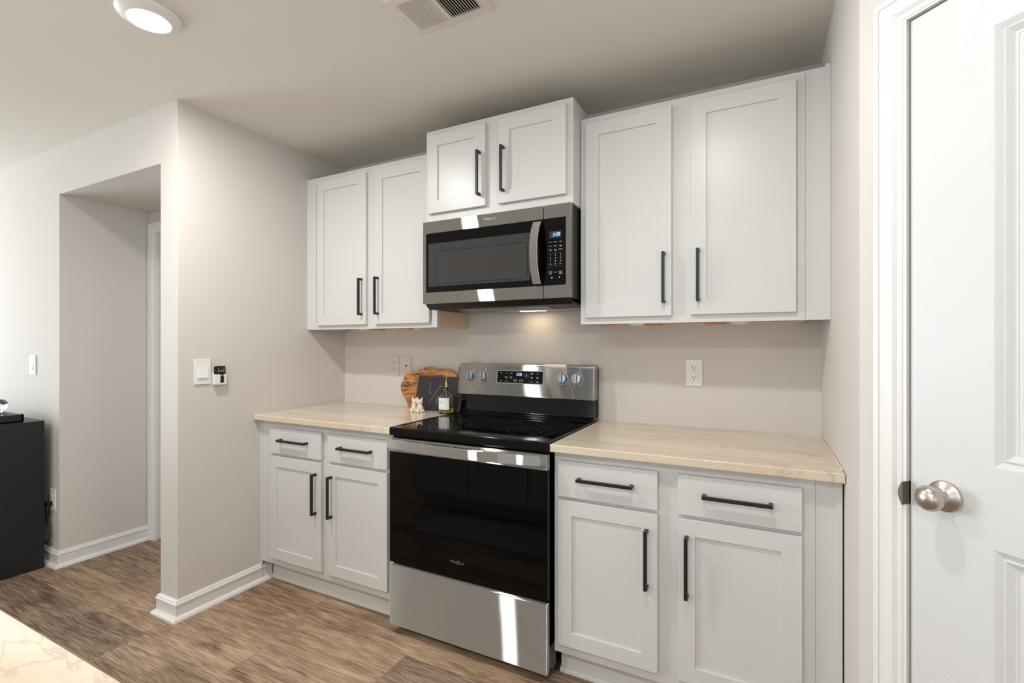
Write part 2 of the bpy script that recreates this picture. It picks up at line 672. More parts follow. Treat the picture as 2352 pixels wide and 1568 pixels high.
structure(MB().box(-5.2, 3.8, -6.2, 0.2, -0.06, 0).done('floor', M['floor'], smooth=False))
structure(MB().box(-5.2, 3.8, -6.2, 0.2, H, H + 0.08).done('ceiling', M['ceiling'], smooth=False))
structure(MB().box(-0.14, XR + 0.12, 0, 0.12, 0, H).done('wall_back', M['wall'], smooth=False))
b = MB().prism([(-0.14, YC), (-0.003, YC), (-0.0009, YC + 0.0009), (0.0, YC + 0.003), (0.0, 0.0), (-0.14, 0.0)], 0, H)
structure(b.done('wall_left', M['wall'], angle=60))
b = MB().box(XR, XR + 0.12, -0.8544, 0.0, 0, H)
structure(b.done('wall_right', M['wall'], smooth=False))
# front wall of the dining side with the dropped header over the hall opening
b = MB().prism([(-5.0, 0), (-1.19, 0), (-1.19, 2.163), (-0.14, 2.163), (-0.14, H), (-5.0, H)], 0, 0.47, front(-0.56))
structure(b.done('wall_dining', M['wall'], smooth=False))
b = MB().box(-1.19, -1.115, -0.56, -0.45, 0, 2.163).box(-0.27, -0.14, -0.56, -0.45, 0, 2.163).box(-1.115, -0.27, -0.56, -0.45, 2.04, 2.163)
structure(b.done('wall_hall', M['wall'], smooth=False))
# pantry wall, local: x along the wall, y into the pantry
PM = Matrix(((PD.x, S2, 0, PC.x), (PD.y, S2, 0, PC.y), (0, 0, 1, 0), (0, 0, 0, 1)))
b = MB()
b.box(0, 0.098, 0, 0.115, 0, H, mat=PM).box(0.842, PLEN, 0, 0.115, 0, H, mat=PM).box(0.098, 0.842, 0, 0.115, 2.048, H, mat=PM)
structure(b.done('wall_pantry', M['wall'], smooth=False))
b = MB().box(PE.x, PE.x + 0.12, -3.1, PE.y, 0, H).box(PE.x, PE.x + 0.12, -6.0, -5.5, 0, H).box(PE.x, PE.x + 0.12, -5.5, -3.1, 2.2, H).box(PE.x, PE.x + 0.12, -5.5, -3.1, 0, 0.4)  # unseen opening added to let the side fill light in
structure(b.done('wall_side', M['wall'], smooth=False))
# rear and far-left walls with the openings daylight comes through
b = MB().box(-5, -0.2, -6.12, -6, 0, H).box(1.7, PE.x + .12, -6.12, -6, 0, H).box(-0.2, 1.7, -6.12, -6, 2.1, H).box(-0.2, 1.7, -6.12, -6, 0, 0.15)
structure(b.done('wall_rear', M['wall'], smooth=False))
b = MB().box(-5.12, -5, -6, -3.85, 0, H).box(-5.12, -5, -1.55, YC, 0, H).box(-5.12, -5, -3.85, -1.55, 2.2, H).box(-5.12, -5, -3.85, -1.55, 0, 0.25)
structure(b.done('wall_far', M['wall'], smooth=False))

# baseboards: board with moulded cap, and a rounded shoe at the floor
BASE = [(0, 0), (0.031, 0), (0.0305, 0.006), (0.027, 0.013), (0.021, 0.018), (0.0145, 0.020), (0.013, 0.021), (0.013, 0.068), (0.0165, 0.071), (0.0165, 0.076), (0.012, 0.080), (0.0105, 0.086), (0.006, 0.092), (0, 0.094)]
BS = [(-d, z) for d, z in BASE]        # offset to the right of travel


def baseboard(name, path):
    return structure(MB().sweep(BS, path).done(name, M['trim'], angle=28))


baseboard('baseboard_left', [(-0.14, -0.56), (-0.14, YC), (0.0, YC), (0.0, -0.545)])
baseboard('baseboard_hall', [(-5.0, YC), (-1.19, YC), (-1.19, -0.565)])

# casings
CAS = [(0, 0), (0, 0.0075), (0.003, 0.009), (0.010, 0.0095), (0.013, 0.012), (0.018, 0.0155), (0.030, 0.0165), (0.040, 0.0175), (0.0445, 0.0185), (0.0445, 0.0165), (0.0455, 0.0165), (0.0465, 0.019), (0.058, 0.019), (0.060, 0.017), (0.060, 0)]


def casing(name, u0, u1, v1, mat4, extra=()):
    """opening from u0 to u1, head at v1; profile grows outwards from the opening"""
    b = MB().sweep(CAS, [(u0, 0), (u0, v1), (u1, v1), (u1, 0)], mat4)
    return structure(b.done(name, M['trim'], angle=25))


# local frame of the pantry wall: u along wall, v up, d out of the wall towards the room
PF = Matrix(((PD.x, 0, -S2, PC.x), (PD.y, 0, -S2, PC.y), (0, 1, 0, 0), (0, 0, 0, 1)))
casing('trim_1', 0.106, 0.836, 2.039, PF)
# jamb and stop
b = MB().box(0.098, 0.113, -0.006, 0.115, 0, 2.048, mat=PM).box(0.827, 0.842, -0.006, 0.115, 0, 2.048, mat=PM).box(0.098, 0.842, -0.006, 0.115, 2.034, 2.048, mat=PM)
b.box(0.113, 0.123, 0.046, 0.08, 0, 2.034, mat=PM).box(0.817, 0.827, 0.046, 0.08, 0, 2.034, mat=PM).box(0.113, 0.827, 0.046, 0.08, 2.024, 2.034, mat=PM)
trim2 = structure(b.done('trim_2', M['trim'], smooth=False))
b = MB().prism(rrect(0.0, 0.011, 0.920, 0.980, 0.002), 0.0, 0.0016, PF @ Matrix.Translation((0.106, 0, 0.006)))
b.lathe([(0.0, 0), (0.0001, 0)]) if False else None
st = MB()
pts = [(0.113, 0.924)] + [(0.113 - 0.0085 * math.sin(PI * i / 12), 0.924 + 0.052 * i / 12) for i in range(1, 12)] + [(0.113, 0.976)]
st.prism(pts, 0.0195, 0.0210, PF)
st.box(0.1125, 0.1145, -0.021, 0.030, 0.924, 0.976, mat=PM)
s = st.done('strike_plate', M['bronze'], trim2)
s['label'] = 'dark metal strike plate'
b.bm.free()


# moulded door slab: two panels with stepped moulding and a raised field
def panel_door(name, width, height, panels, mats, mat4):
    """mat4 maps (u, v, d) with d towards the viewer; slab front at d=0"""
    b = MB()
    us = [0, panels[0][0], panels[0][1], width]
    b.box(0, us[1], 0, height, -0.035, 0, mat=mat4)
    b.box(us[2], width, 0, height, -0.035, 0, mat=mat4)
    vs = [0] + [v for pnl in panels for v in pnl[2:]] + [height]
    for i in range(0, len(vs), 2):
        b.box(us[1], us[2], vs[i], vs[i + 1], -0.035, 0, mat=mat4)
    prof = [(0.0, 0.0), (0.004, -0.0015), (0.013, -0.007), (0.0145, -0.0035), (0.0165, -0.003), (0.019, -0.0045), (0.028, -0.0105), (0.033, -0.0115), (0.0335, -0.0125), (0.040, -0.0125), (0.070, -0.004), (0.070, -0.03), (0, -0.03)]
    for u0, u1, v0, v1 in panels:
        b.sweep(prof, [(u0, v0), (u1, v0), (u1, v1), (u0, v1)], mat4, closed=True)
        b.box(u0 + 0.069, u1 - 0.069, v0 + 0.069, v1 - 0.069, -0.03, -0.004, mat=mat4)
    return b.done(name, mats, angle=20)


DM = PF @ Matrix.Translation((0.1165, 0.008, -0.004))
d1 = structure(panel_door('door_1', 0.707, 2.022, [(0.152, 0.555, 0.24, 0.872), (0.152, 0.555, 1.036, 1.918)], M['door'], DM))
d1['label'] = 'white two-panel pantry door'
# door knob: rose, neck and egg-shaped knob, axis out of the door
KM = PF @ Matrix.Translation((0.1165 + 0.068, 0.962, -0.004))
k = MB().lathe([(0, 0), (0.0325, 0), (0.0335, 0.003), (0.032, 0.0065), (0.027, 0.0095), (0.018, 0.0125), (0.0145, 0.016), (0.0125, 0.022), (0.0125, 0.027), (0.016, 0.0305), (0.0215, 0.036), (0.0258, 0.043), (0.0272, 0.050), (0.0262, 0.057), (0.0225, 0.0635), (0.016, 0.068), (0.008, 0.0705), (0, 0.071)], KM, n=48)
kn = k.done('door_knob', M['nickel'], d1)
kn['label'] = 'satin nickel door knob'

# the hall door at the end of the passage
HM = front(-0.56)
casing('trim_3', -1.124, -0.262, 2.032, HM)
b = MB().box(-1.128, -1.112, -0.566, -0.45, 0, 2.04).box(-0.274, -0.258, -0.566, -0.45, 0, 2.04).box(-1.112, -0.274, -0.566, -0.45, 2.026, 2.04)
structure(b.done('trim_4', M['trim'], smooth=False))
d2 = structure(panel_door('door_2', 0.832, 2.014, [(0.14, 0.692, 0.22, 0.86), (0.14, 0.692, 1.03, 1.90)], M['door'], front(-0.545) @ Matrix.Translation((-1.109, 0.010, 0))))
d2['label'] = 'white hall door'

# ------------------------------------------------------------------ cabinets
def shaker(b, x0, x1, z0, z1, yf, stile=0.058):
    """shaker door: 19 mm frame, recessed flat panel; front at yf"""
    yb = yf + 0.019
    t = yb - yf
    prof = [(0, 0), (0, t - 0.002), (0.0006, t - 0.0006), (0.002, t), (stile - 0.0008, t), (stile, t - 0.0008), (stile, t - 0.010), (stile, 0)]
    b.sweep(prof, [(x0, z0), (x1, z0), (x1, z1), (x0, z1)], front(yb), closed=True)
    b.box(x0 + stile - 0.002, x1 - stile + 0.002, yf + 0.0075, yb - 0.003, z0 + stile - 0.002, z1 - stile + 0.002)
    return b


def pull(parent, yf, x=None, z=None, vertical=True, L=0.205):
    """square bar pull standing 32 mm off the door; centre at (x, z)"""
    b = MB()
    h = L / 2
    t = 0.0058
    if vertical:
        b.box(x - t, x + t, yf - 0.032, yf - 0.0215, z - h, z + h, bev=0.0008)
        for s in (-1, 1):
            zz = z + s * (h - 0.0058)
            b.box(x - t, x + t, yf - 0.0225, yf + 0.0005, zz - 0.0058, zz + 0.0058, bev=0.0006)
    else:
        b.box(x - h, x + h, yf - 0.032, yf - 0.0215, z - t, z + t, bev=0.0008)
        for s in (-1, 1):
            xx = x + s * (h - 0.0058)
            b.box(xx - 0.0058, xx + 0.0058, yf - 0.0225, yf + 0.0005, z - t, z + t, bev=0.0006)
    o = b.done('handle', M['black'], parent)
    o['label'] = 'matte black bar handle'
    return o


def upper(label, x0, x1, z0, z1, yf, doors, filler=None, bare_side=None, bottom_z=None):
    t = thing('upper_cabinet', label, 'cabinet', ((x0 + x1) / 2, 0, z0), 'white upper cabinets')
    b = MB()
    b.box(x0, x0 + 0.015, yf + 0.018, -0.001, z0, z1).box(x1 - 0.015, x1, yf + 0.018, -0.001, z0, z1)
    b.box(x0 + .014, x1 - .014, yf + 0.018, -0.001, z1 - 0.02, z1 - 0.008).box(x0 + .014, x1 - .014, -0.012, -0.001, z0, z1)
    b.done('carcass', M['cab'], t, smooth=False)
    q = MB().box(x0 + .014, x1 - .014, yf + 0.018, -0.011, z0 + 0.009, z0 + 0.021)
    if x1 - x0 > 0.8:
        for fx in (0.30, 0.62):
            cx = x0 + (x1 - x0) * fx
            q.box(cx - 0.04, cx + 0.04, -0.05, -0.012, z0 + 0.001, z0 + 0.0092)
    u = q.done('bottom_panel', M['rawwood'], t, smooth=False)
    u['label'] = 'bare wood underside'
    b = MB()
    # face frame
    b.box(x0, x0 + 0.036, yf, yf + 0.0185, z0, z1, bev=0.0008)
    b.box(x1 - 0.036, x1, yf, yf + 0.0185, z0, z1, bev=0.0008)
    mid = (doors[0][1] + doors[1][0]) / 2
    b.box(mid - 0.048, mid + 0.048, yf + 0.0002, yf + 0.0185, z0 + 0.03, z1 - 0.03)
    b.box(x0 + 0.035, x1 - 0.035, yf + 0.0001, yf + 0.0185, z0, z0 + 0.038)
    b.box(x0 + 0.035, x1 - 0.035, yf + 0.0001, yf + 0.0185, z1 - 0.038, z1)
    b.done('face_frame', M['cab'], t)
    if filler:
        MB().box(filler[0], filler[1], yf + 0.0006, yf + 0.0185, z0, z1, bev=0.0006).done('filler_strip', M['cab'], t)
    for i, (a, c, e, f) in enumerate(doors):
        d = shaker(MB(), a, c, e, f, yf - 0.0192).done('door', M['cab'], t, angle=25)
        d['side'] = i
        yd = yf - 0.0192
        px = c - 0.029 if i == 0 else a + 0.029
        if f - e > 0.5:
            pull(d, yd, px, e + 0.153)
        else:
            pull(d, yd, px, e + 0.150)
    return t


ul = upper('white two-door wall cabinet left of the microwave beside the bare side wall', 0.044, 0.957, 1.378, 2.279, -0.299,
      [(0.104, 0.489, 1.402, 2.248), (0.548, 0.919, 1.402, 2.248)], (0.0005, 0.0436))
ep = MB().box(0.9571, 0.9583, -0.282, -0.001, 1.3785, 1.885).done('end_panel', M['maple'], ul, smooth=False)
ep['label'] = 'tan veneered side of the cabinet'
upper('small white two-door cabinet raised directly above the microwave', 0.959, 1.727, 1.892, 2.341, -0.389,
      [(0.979, 1.305, 1.931, 2.314), (1.372, 1.700, 1.931, 2.314)])
t = upper('large white two-door wall cabinet right of the microwave under the dark ceiling corner', 1.7295, 2.579, 1.378, 2.279, -0.299,
          [(1.757, 2.117, 1.406, 2.249), (2.189, 2.550, 1.408, 2.249)], (2.5795, 2.641))
MB().box(2.640, 2.6555, -0.3045, -0.2985, 1.378, 2.285, bev=0.001).done('scribe_moulding', M['cab'], t)


def base(label, x0, x1, cols, door_z, drawer_z, filler, scribe=None, kick=(0, 0)):
    yf = -0.605
    t = thing('base_cabinet', label, 'cabinet', ((x0 + x1) / 2, 0, 0), 'white base cabinets')
    b = MB().box(x0, x0 + 0.016, yf + 0.018, -0.002, 0.114, 0.883).box(x1 - 0.016, x1, yf + 0.018, -0.002, 0.114, 0.883)
    b.box(x0 + .015, x1 - .015, yf + 0.018, -0.002, 0.114, 0.130).box(x0 + .015, x1 - .015, -0.014, -0.002, 0.114, 0.883)
    b.done('carcass', M['cab'], t, smooth=False)
    b = MB()
    b.box(x0, x0 + 0.042, yf, yf + 0.0185, 0.114, 0.883, bev=0.0008).box(x1 - 0.042, x1, yf, yf + 0.0185, 0.114, 0.883, bev=0.0008)
    mid = (cols[0][1] + cols[1][0]) / 2
    b.box(mid - 0.052, mid + 0.052, yf + 0.0002, yf + 0.0185, 0.14, 0.86)
    b.box(x0 + .041, x1 - .041, yf + 0.0001, yf + 0.0185, 0.114, 0.165).box(x0 + .041, x1 - .041, yf + 0.0001, yf + 0.0185, 0.835, 0.883)
    b.box(x0 + .041, x1 - .041, yf + 0.0003, yf + 0.0185, 0.68, 0.73)
    b.done('face_frame', M['cab'], t)
    b = MB()
    b.box(x0 + kick[0], x1 + kick[1], yf + 0.072, yf + 0.084, 0.0, 0.116)
    b.sweep([(0, 0.0), (0.018, 0), (0.0175, 0.006), (0.014, 0.013), (0.008, 0.0175), (0, 0.019)], [(x1 + kick[1], yf + 0.0722), (x0 + kick[0], yf + 0.0722)])
    b.done('toe_kick', M['trim'], t, angle=28)
    b = MB().box(filler[0], filler[1], yf + 0.0006, yf + 0.0185, 0.114, 0.883, bev=0.0006)
    b.done('filler_strip', M['cab'], t)
    if scribe:
        MB().box(scribe[0], scribe[1], yf - 0.006, yf + 0.004, 0.02, 0.883, bev=0.002).done('scribe_moulding', M['cab'], t)
    for i, (a, c) in enumerate(cols):
        d = shaker(MB(), a, c, door_z[0], door_z[1], yf - 0.0192, 0.056).done('door', M['cab'], t, angle=25)
        pull(d, yf - 0.0192, (c - 0.036) if i == 0 else (a + 0.030), door_z[1] - 0.157)
        d = MB().box(a, c, yf - 0.0192, yf - 0.0002, drawer_z[0], drawer_z[1], bev=0.0025).done('drawer', M['cab'], t)
        pull(d, yf - 0.0192, (a + c) / 2, drawer_z[1] - 0.061, vertical=False)
    return t


base('white two-door two-drawer base cabinet left of the range', 0.050, 0.944, [(0.100, 0.486), (0.530, 0.912)],
     (0.153, 0.699), (0.713, 0.850), (0.0005, 0.0494), (0.0008, 0.016), kick=(-0.045, 0))
base('wide white two-door two-drawer base cabinet right of the range', 1.7295, 2.583, [(1.7495, 2.118), (2.184, 2.548)],
     (0.153, 0.703), (0.716, 0.851), (2.5834, 2.636), (2.634, 2.652), kick=(0, 0.05))

# countertops with a softened edge
def counter(name, label, x0, x1, y0, y1, z1=0.914):
    o = MB().box(x0, x1, y0, y1, z1 - 0.030, z1, bev=0.0045, seg=3).done(name, M['stone'], None, org=((x0 + x1) / 2, (y0 + y1) / 2, z1 - 0.03))
    return tag(o, label, 'countertop')


c = counter('countertop', 'beige stone countertop left of the range holding boards and oil bottle', 0.001, 0.9495, -0.649, -0.001)
c['group'] = 'beige stone countertops'
c = counter('countertop', 'empty beige veined stone countertop between the range and the right wall', 1.7255, 2.6545, -0.649, -0.001)
c['group'] = 'beige stone countertops'
c = counter('countertop', 'pale stone island countertop corner in the near foreground', -0.08, 2.02, -3.05, -2.057)
c['group'] = 'beige stone countertops'
# bead of caulk where the worktop meets the wall corners
b = MB().tube([(2.6525, -0.60, 0.9155), (2.6525, -0.3, 0.916), (2.6520, -0.004, 0.9155), (2.60, -0.0035, 0.9155)], 0.0028, 8)
structure(b.done('trim_5', M['caulk']))

# island base below the near countertop (mirrored in the oven door)
isl = thing('kitchen_island', 'white kitchen island base carrying the near foreground countertop', 'island', (0.97, -2.5, 0))
MB().box(-0.05, 1.99, -3.02, -2.10, 0.10, 0.883).done('body', M['cab'], isl, smooth=False)
MB().box(0.0, 1.94, -2.97, -2.17, 0.0, 0.10).done('plinth', M['trim'], isl, smooth=False)
for i in range(4):
    a = -0.03 + i * 0.505
    m4 = Matrix.Translation((0, -4.2, 0))
    d = MB()
    for (u0, u1, v0, v1, y0, y1) in ((a, a + .06, .13, .86, -2.10, -2.081), (a + .425, a + .485, .13, .86, -2.10, -2.081), (a + .06, a + .425, .13, .19, -2.10, -2.081), (a + .06, a + .425, .80, .86, -2.10, -2.081), (a + .06, a + .425, .19, .80, -2.10, -2.089)):
        d.box(u0, u1, y0, y1, v0, v1)
    d.done('door', M['cab'], isl, smooth=False)
tag(MB().box(0.27, 1.28, -2.03, -1.66, 0.0, 0.009, bev=0.003).done('floor_mat', M['rug'], None, org=(0.78, -1.85, 0)), 'grey floor mat lying in front of the island', 'mat')

# ------------------------------------------------------------------ range
R0, R1 = 0.953, 1.722
rg = thing('range', 'freestanding stainless steel electric range with black glass cooktop', 'range', (1.337, -0.34, 0))
b = MB().box(R0 + 0.004, R1 - 0.004, -0.632, -0.03, 0.035, 0.884)
b.box(R0 + 0.03, R1 - 0.03, -0.60, -0.05, 0.012, 0.036)
b.done('body', M['enamel'], rg)
for x, y in ((1.0, -0.58), (1.675, -0.58), (1.0, -0.08), (1.675, -0.08)):
    MB().cyl((x, y, 0), (x, y, 0.036), 0.017, 0.012, 16).done('leveling_foot', M['blackplastic'], rg)
# storage drawer
dr = MB().box(R0 + 0.001, R1 - 0.001, -0.658, -0.632, 0.040, 0.309, bev=0.006, seg=3).done('storage_drawer', M['steel'], rg)
# oven door: black glass with stainless head strip
od = MB().box(R0 + 0.001, R1 - 0.001, -0.656, -0.634, 0.320, 0.814, bev=0.004).done('oven_door', M['glassblack'], rg)
b = MB().box(R0 - 0.004, R1, -0.660, -0.634, 0.8145, 0.873, bev=0.003)
tr = b.done('door_trim', M['steel'], od)
tr['label'] = 'stainless head strip of the oven door'
for x0, n in ((1.05, 8), (1.155, 14), (1.30, 14), (1.445, 8)):
    b = MB()
    for i in range(n):
        b.prism(rrect(x0 + i * 0.0095, x0 + i * 0.0095 + 0.0052, 0.8605, 0.8665, 0.002, 3), 0.0, 0.0008, front(-0.660))
    b.done('vent_slot', M['dark'], od)
# bowed flat handle
b = MB()
N = 24
prev = None
hx0, hx1 = R0 + 0.012, R1 - 0.020
ring = []
for i in range(N + 1):
    f = i / N
    x = hx0 + (hx1 - hx0) * f
    y = -0.676 - 0.032 * (1 - (2 * f - 1) ** 2)
    zc = 0.8535 if True else 0
    ring.append([b.bm.verts.new((x, y + dy, z)) for dy, z in ((0.0, zc - 0.0190), (-0.004, zc - 0.0205), (-0.0075, zc - 0.0185), (-0.0085, zc), (-0.0075, zc + 0.0185), (-0.004, zc + 0.0205), (0.0, zc + 0.019))])
for A, B in zip(ring[:-1], ring[1:]):
    for j in range(7):
        b.bm.faces.new((A[j], A[(j + 1) % 7], B[(j + 1) % 7], B[j]))
b.bm.faces.new(ring[0])
b.bm.faces.new(ring[-1])
for x in (hx0 + 0.0005, hx1 - 0.0165):
    b.box(x, x + 0.016, -0.6775, -0.659, 0.834, 0.873, bev=0.003)
h = b.done('handle', M['steelv'], od)
h['label'] = 'bowed stainless oven handle'


def whirl_logo(parent, cx, cz, y, width, mat):
    b = MB()
    m4 = Matrix.Translation((cx, y, cz)) @ Matrix.Rotation(PI / 2, 4, 'X')
    b.text('Whirlpool', width * 0.232, m4, 0.0012)
    # the ring swoosh crossing the middle of the word
    pts = []
    for i in range(33):
        a = math.radians(-150 + 300 * i / 32)
        ex, ez = 0.155 * width * math.cos(a), 0.075 * width * math.sin(a)
        r = math.radians(38)
        pts.append((cx + 0.02 * width + ex * math.cos(r) - ez * math.sin(r), y - 0.0006, cz - 0.01 * width + ex * math.sin(r) + ez * math.cos(r)))
    b.tube(pts, [0.010 * width * (0.25 + math.sin(PI * i / 32)) for i in range(33)], 6)
    return b.done('logo', mat, parent, smooth=False)


whirl_logo(od, 1.3155, 0.387, -0.6562, 0.074, M['chrome'])
# cooktop: enamel rim and glass plate
b = MB()
b.box(R0 - 0.001, R1 + 0.001, -0.658, -0.622, 0.884, 0.9215, bev=0.007, seg=3)
b.box(R0 - 0.001, R1 + 0.001, -0.624, -0.085, 0.884, 0.914)
b.box(R0 - 0.001, R0 + 0.014, -0.64, -0.085, 0.890, 0.9215, bev=0.004, seg=2)
b.box(R1 - 0.014, R1 + 0.001, -0.64, -0.085, 0.890, 0.9215, bev=0.004, seg=2)
b.box(R0 + 0.01, R1 - 0.01, -0.110, -0.085, 0.890, 0.9215, bev=0.003, seg=2)
ct = b.done('cooktop', M['enamel'], rg)
MB().box(R0 + 0.012, R1 - 0.012, -0.6245, -0.106, 0.912, 0.9188).done('glass_plate', M['cooktop'], ct, smooth=False)


def ring(cx, cy, r, wd=0.0013):
    b = MB()
    b.lathe([(r - wd / 2, 0), (r + wd / 2, 0), (r + wd / 2, 0.00025), (r - wd / 2, 0.00025), (r - wd / 2, 0)], Matrix.Translation((cx, cy, 0.9188)), n=96)
    return b.done('burner_ring', M['ring'], ct, smooth=False)


for a in ((1.128, -0.470, 0.122), (1.128, -0.470, 0.078), (1.540, -0.478, 0.123), (1.540, -0.478, 0.075), (1.326, -0.240, 0.081), (1.580, -0.235, 0.080), (1.090, -0.225, 0.080)):
    ring(*a)
# rear riser and control panel
b = MB().prism([(-0.085, 0.914), (-0.030, 0.914), (-0.030, 1.16), (-0.056, 1.16), (-0.066, 1.03), (-0.080, 0.935), (-0.090, 0.925)], R0 + 0.002, R1 - 0.002, Matrix(((0, 0, 1, 0), (1, 0, 0, 0), (0, 1, 0, 0), (0, 0, 0, 1))), bev=0.003)
b.done('riser', M['enamel'], rg)
BG0, BG1, BY = 0.9475, 1.727, -0.090
b = MB()
sec = [(-0.036, 1.020), (-0.093, 1.020), (-0.0985, 1.022), (-0.1000, 1.027)]
for i in range(9):
    a = math.radians(90 * i / 8)
    sec.append((-0.060 - 0.020 * math.cos(a), 1.166 + 0.021 * math.sin(a)))
sec.append((-0.036, 1.187))
b.prism(sec, BG0, BG1, Matrix(((0, 0, 1, 0), (1, 0, 0, 0), (0, 1, 0, 0), (0, 0, 0, 1))))
# round the two upper corners and all end edges
ends = [e for e in b.bm.edges if abs(e.verts[0].co.x - e.verts[1].co.x) < 1e-6]
bmesh.ops.bevel(b.bm, geom=ends, offset=0.007, segments=3, affect='EDGES', profile=0.5)
bg = b.done('control_panel', M['steel'], rg, angle=50)
MB().box(BG0 + 0.004, BG1 - 0.003, -0.040, -0.012, 0.93, 1.176, bev=0.004).done('panel_back', M['blackplastic'], rg)


def bgy(z):
    """front of the control panel at height z"""
    return -0.1000 + (z - 1.027) / (1.166 - 1.027) * 0.0200


def bgm(z):
    tilt = math.atan(0.0200 / 0.139)
    return tilt


# control display
cz = 1.1205
DMt = Matrix.Translation((0, bgy(cz), cz)) @ Matrix.Rotation(-bgm(cz), 4, 'X') @ Matrix(((1, 0, 0, 0), (0, 0, -1, 0), (0, 1, 0, 0), (0, 0, 0, 1)))
b = MB().prism(rrect(1.1895, 1.4595, -0.0345, 0.0340, 0.004), -0.002, 0.0012, DMt)
b.done('display_frame', M['chrome'], rg)
dp = MB().prism(rrect(1.1935, 1.4555, -0.0310, 0.0305, 0.002), -0.002, 0.0016, DMt).done('display', M['glassblack'], rg)


def seg_digits(b, s, cx, cz, h, mat4, slant=0.12):
    """seven-segment digits"""
    SEG = {'3': 'abgcd', '2': 'abged', '8': 'abcdefg'}
    wd = h * 0.52
    t = h * 0.13
    total = sum(wd + h * 0.2 if ch != ':' else h * 0.22 for ch in s)
    x = cx - total / 2
    for ch in s:
        if ch == ':':
            for zz in (0.3, 0.7):
                xx = x + h * 0.06 + slant * h * zz
                b.prism([(xx - t / 2, cz - h / 2 + h * zz - t / 2), (xx + t / 2, cz - h / 2 + h * zz - t / 2), (xx + t / 2, cz - h / 2 + h * zz + t / 2), (xx - t / 2, cz - h / 2 + h * zz + t / 2)], 0.0016, 0.0021, mat4)
            x += h * 0.22
            continue
        boxes = {'a': (0, wd, h - t, h), 'g': (0, wd, h / 2 - t / 2, h / 2 + t / 2), 'd': (0, wd, 0, t), 'f': (0, t, h / 2 + .1 * t, h), 'e': (0, t, 0, h / 2 - .1 * t), 'b': (wd - t, wd, h / 2 + .1 * t, h), 'c': (wd - t, wd, 0, h / 2 - .1 * t)}
        for k2 in SEG[ch]:
            u0, u1, v0, v1 = boxes[k2]
            g2 = 0.08 * t
            pts = [(x + u0 + g2 + slant * (v0), cz - h / 2 + v0 + g2), (x + u1 - g2 + slant * (v0), cz - h / 2 + v0 + g2), (x + u1 - g2 + slant * v1, cz - h / 2 + v1 - g2), (x + u0 + g2 + slant * v1, cz - h / 2 + v1 - g2)]
            b.prism(pts, 0.0016, 0.0021, mat4)
        x += wd + h * 0.2


b = MB()
seg_digits(b, '3:28', 1.322, 0.0145, 0.0140, DMt)
o = b.done('clock_digits', M['blue'], dp, smooth=False)
o['label'] = 'glowing blue clock reading 3:28'
b = MB()
TT = DMt @ Matrix.Translation((0, 0, 0.0018))


def ptxt(b, s, x, z, size, base_m):
    b.text(s, size, base_m @ Matrix.Translation((x, z, 0)), 0.0004)


for s_, x, z in (('Bake', 1.217, 0.0205), ('Broil', 1.247, 0.0205), ('Keep', 1.247, 0.000), ('Warm', 1.247, -0.005), ('Lower', 1.217, -0.0215), ('Temp', 1.247, -0.0215), ('Clean', 1.276, 0.0195), ('Quick', 1.276, 0.000), ('Clean', 1.276, -0.005), ('Temp/Time', 1.362, 0.008), ('Timer', 1.394, 0.0215), ('Set/Off', 1.394, 0.0165), ('Cook', 1.394, 0.001), ('Time', 1.394, -0.004), ('Light', 1.427, 0.019), ('Delay', 1.427, 0.001), ('Start', 1.427, -0.004), ('Clock', 1.394, -0.0215), ('Control', 1.427, -0.0195), ('Lock', 1.427, -0.0245)):
    ptxt(b, s_, x, z, 0.0058, TT)
for cx, s_ in ((1.302, 'START'), (1.336, 'OFF')):
    m2 = DMt @ Matrix.Translation((cx, -0.0185, 0.0016))
    b.sweep([(0, 0), (0.0009, 0), (0.0009, 0.0004), (0, 0.0004)], [(-0.0095, -0.0062), (0.0095, -0.0062), (0.0095, 0.0062), (-0.0095, 0.0062)], m2, closed=True)
    b.text(s_, 0.0042, m2 @ Matrix.Translation((0, 0, 0.0002)), 0.0004)
for zz, sg in ((0.0185, 1), (-0.0035, -1)):
    b.prism([(1.362 - 0.003, zz - 0.002 * sg), (1.362 + 0.003, zz - 0.002 * sg), (1.362, zz + 0.003 * sg)][::sg], 0.0016, 0.002, DMt)
b.done('display_lettering', M['print'], dp, smooth=False)
for x in (1.262, 1.378):
    MB().box(x - 0.0002, x + 0.0002, -0.028, 0.027, 0.0016, 0.002, mat=DMt).done('divider_line', M['greyprint'], dp, smooth=False)
# knobs
for i, kx in enumerate((1.0235, 1.1035, 1.5595, 1.637)):
    kz = 1.119
    KMt = Matrix.Translation((kx, bgy(kz), kz)) @ Matrix.Rotation(-bgm(kz), 4, 'X') @ Matrix(((1, 0, 0, 0), (0, 0, -1, 0), (0, 1, 0, 0), (0, 0, 0, 1)))
    b = MB().lathe([(0, -0.001), (0.0275, -0.001), (0.0275, 0.004), (0.0262, 0.006), (0.0252, 0.020), (0.0245, 0.0225), (0.022, 0.024), (0, 0.024)], KMt, n=48)
    kb = b.done('knob', M['knob'], rg)
    b = MB().box(-0.0080, 0.0080, -0.0235, 0.0235, 0.022, 0.0345, bev=0.003, seg=3, mat=KMt)
    b.done('grip', M['knob'], kb)
    b = MB().lathe([(0.0285, 0), (0.0305, 0), (0.0305, 0.0006), (0.0285, 0.0006), (0.0285, 0)], KMt, n=48)
    b.done('bezel', M['chrome'], kb)
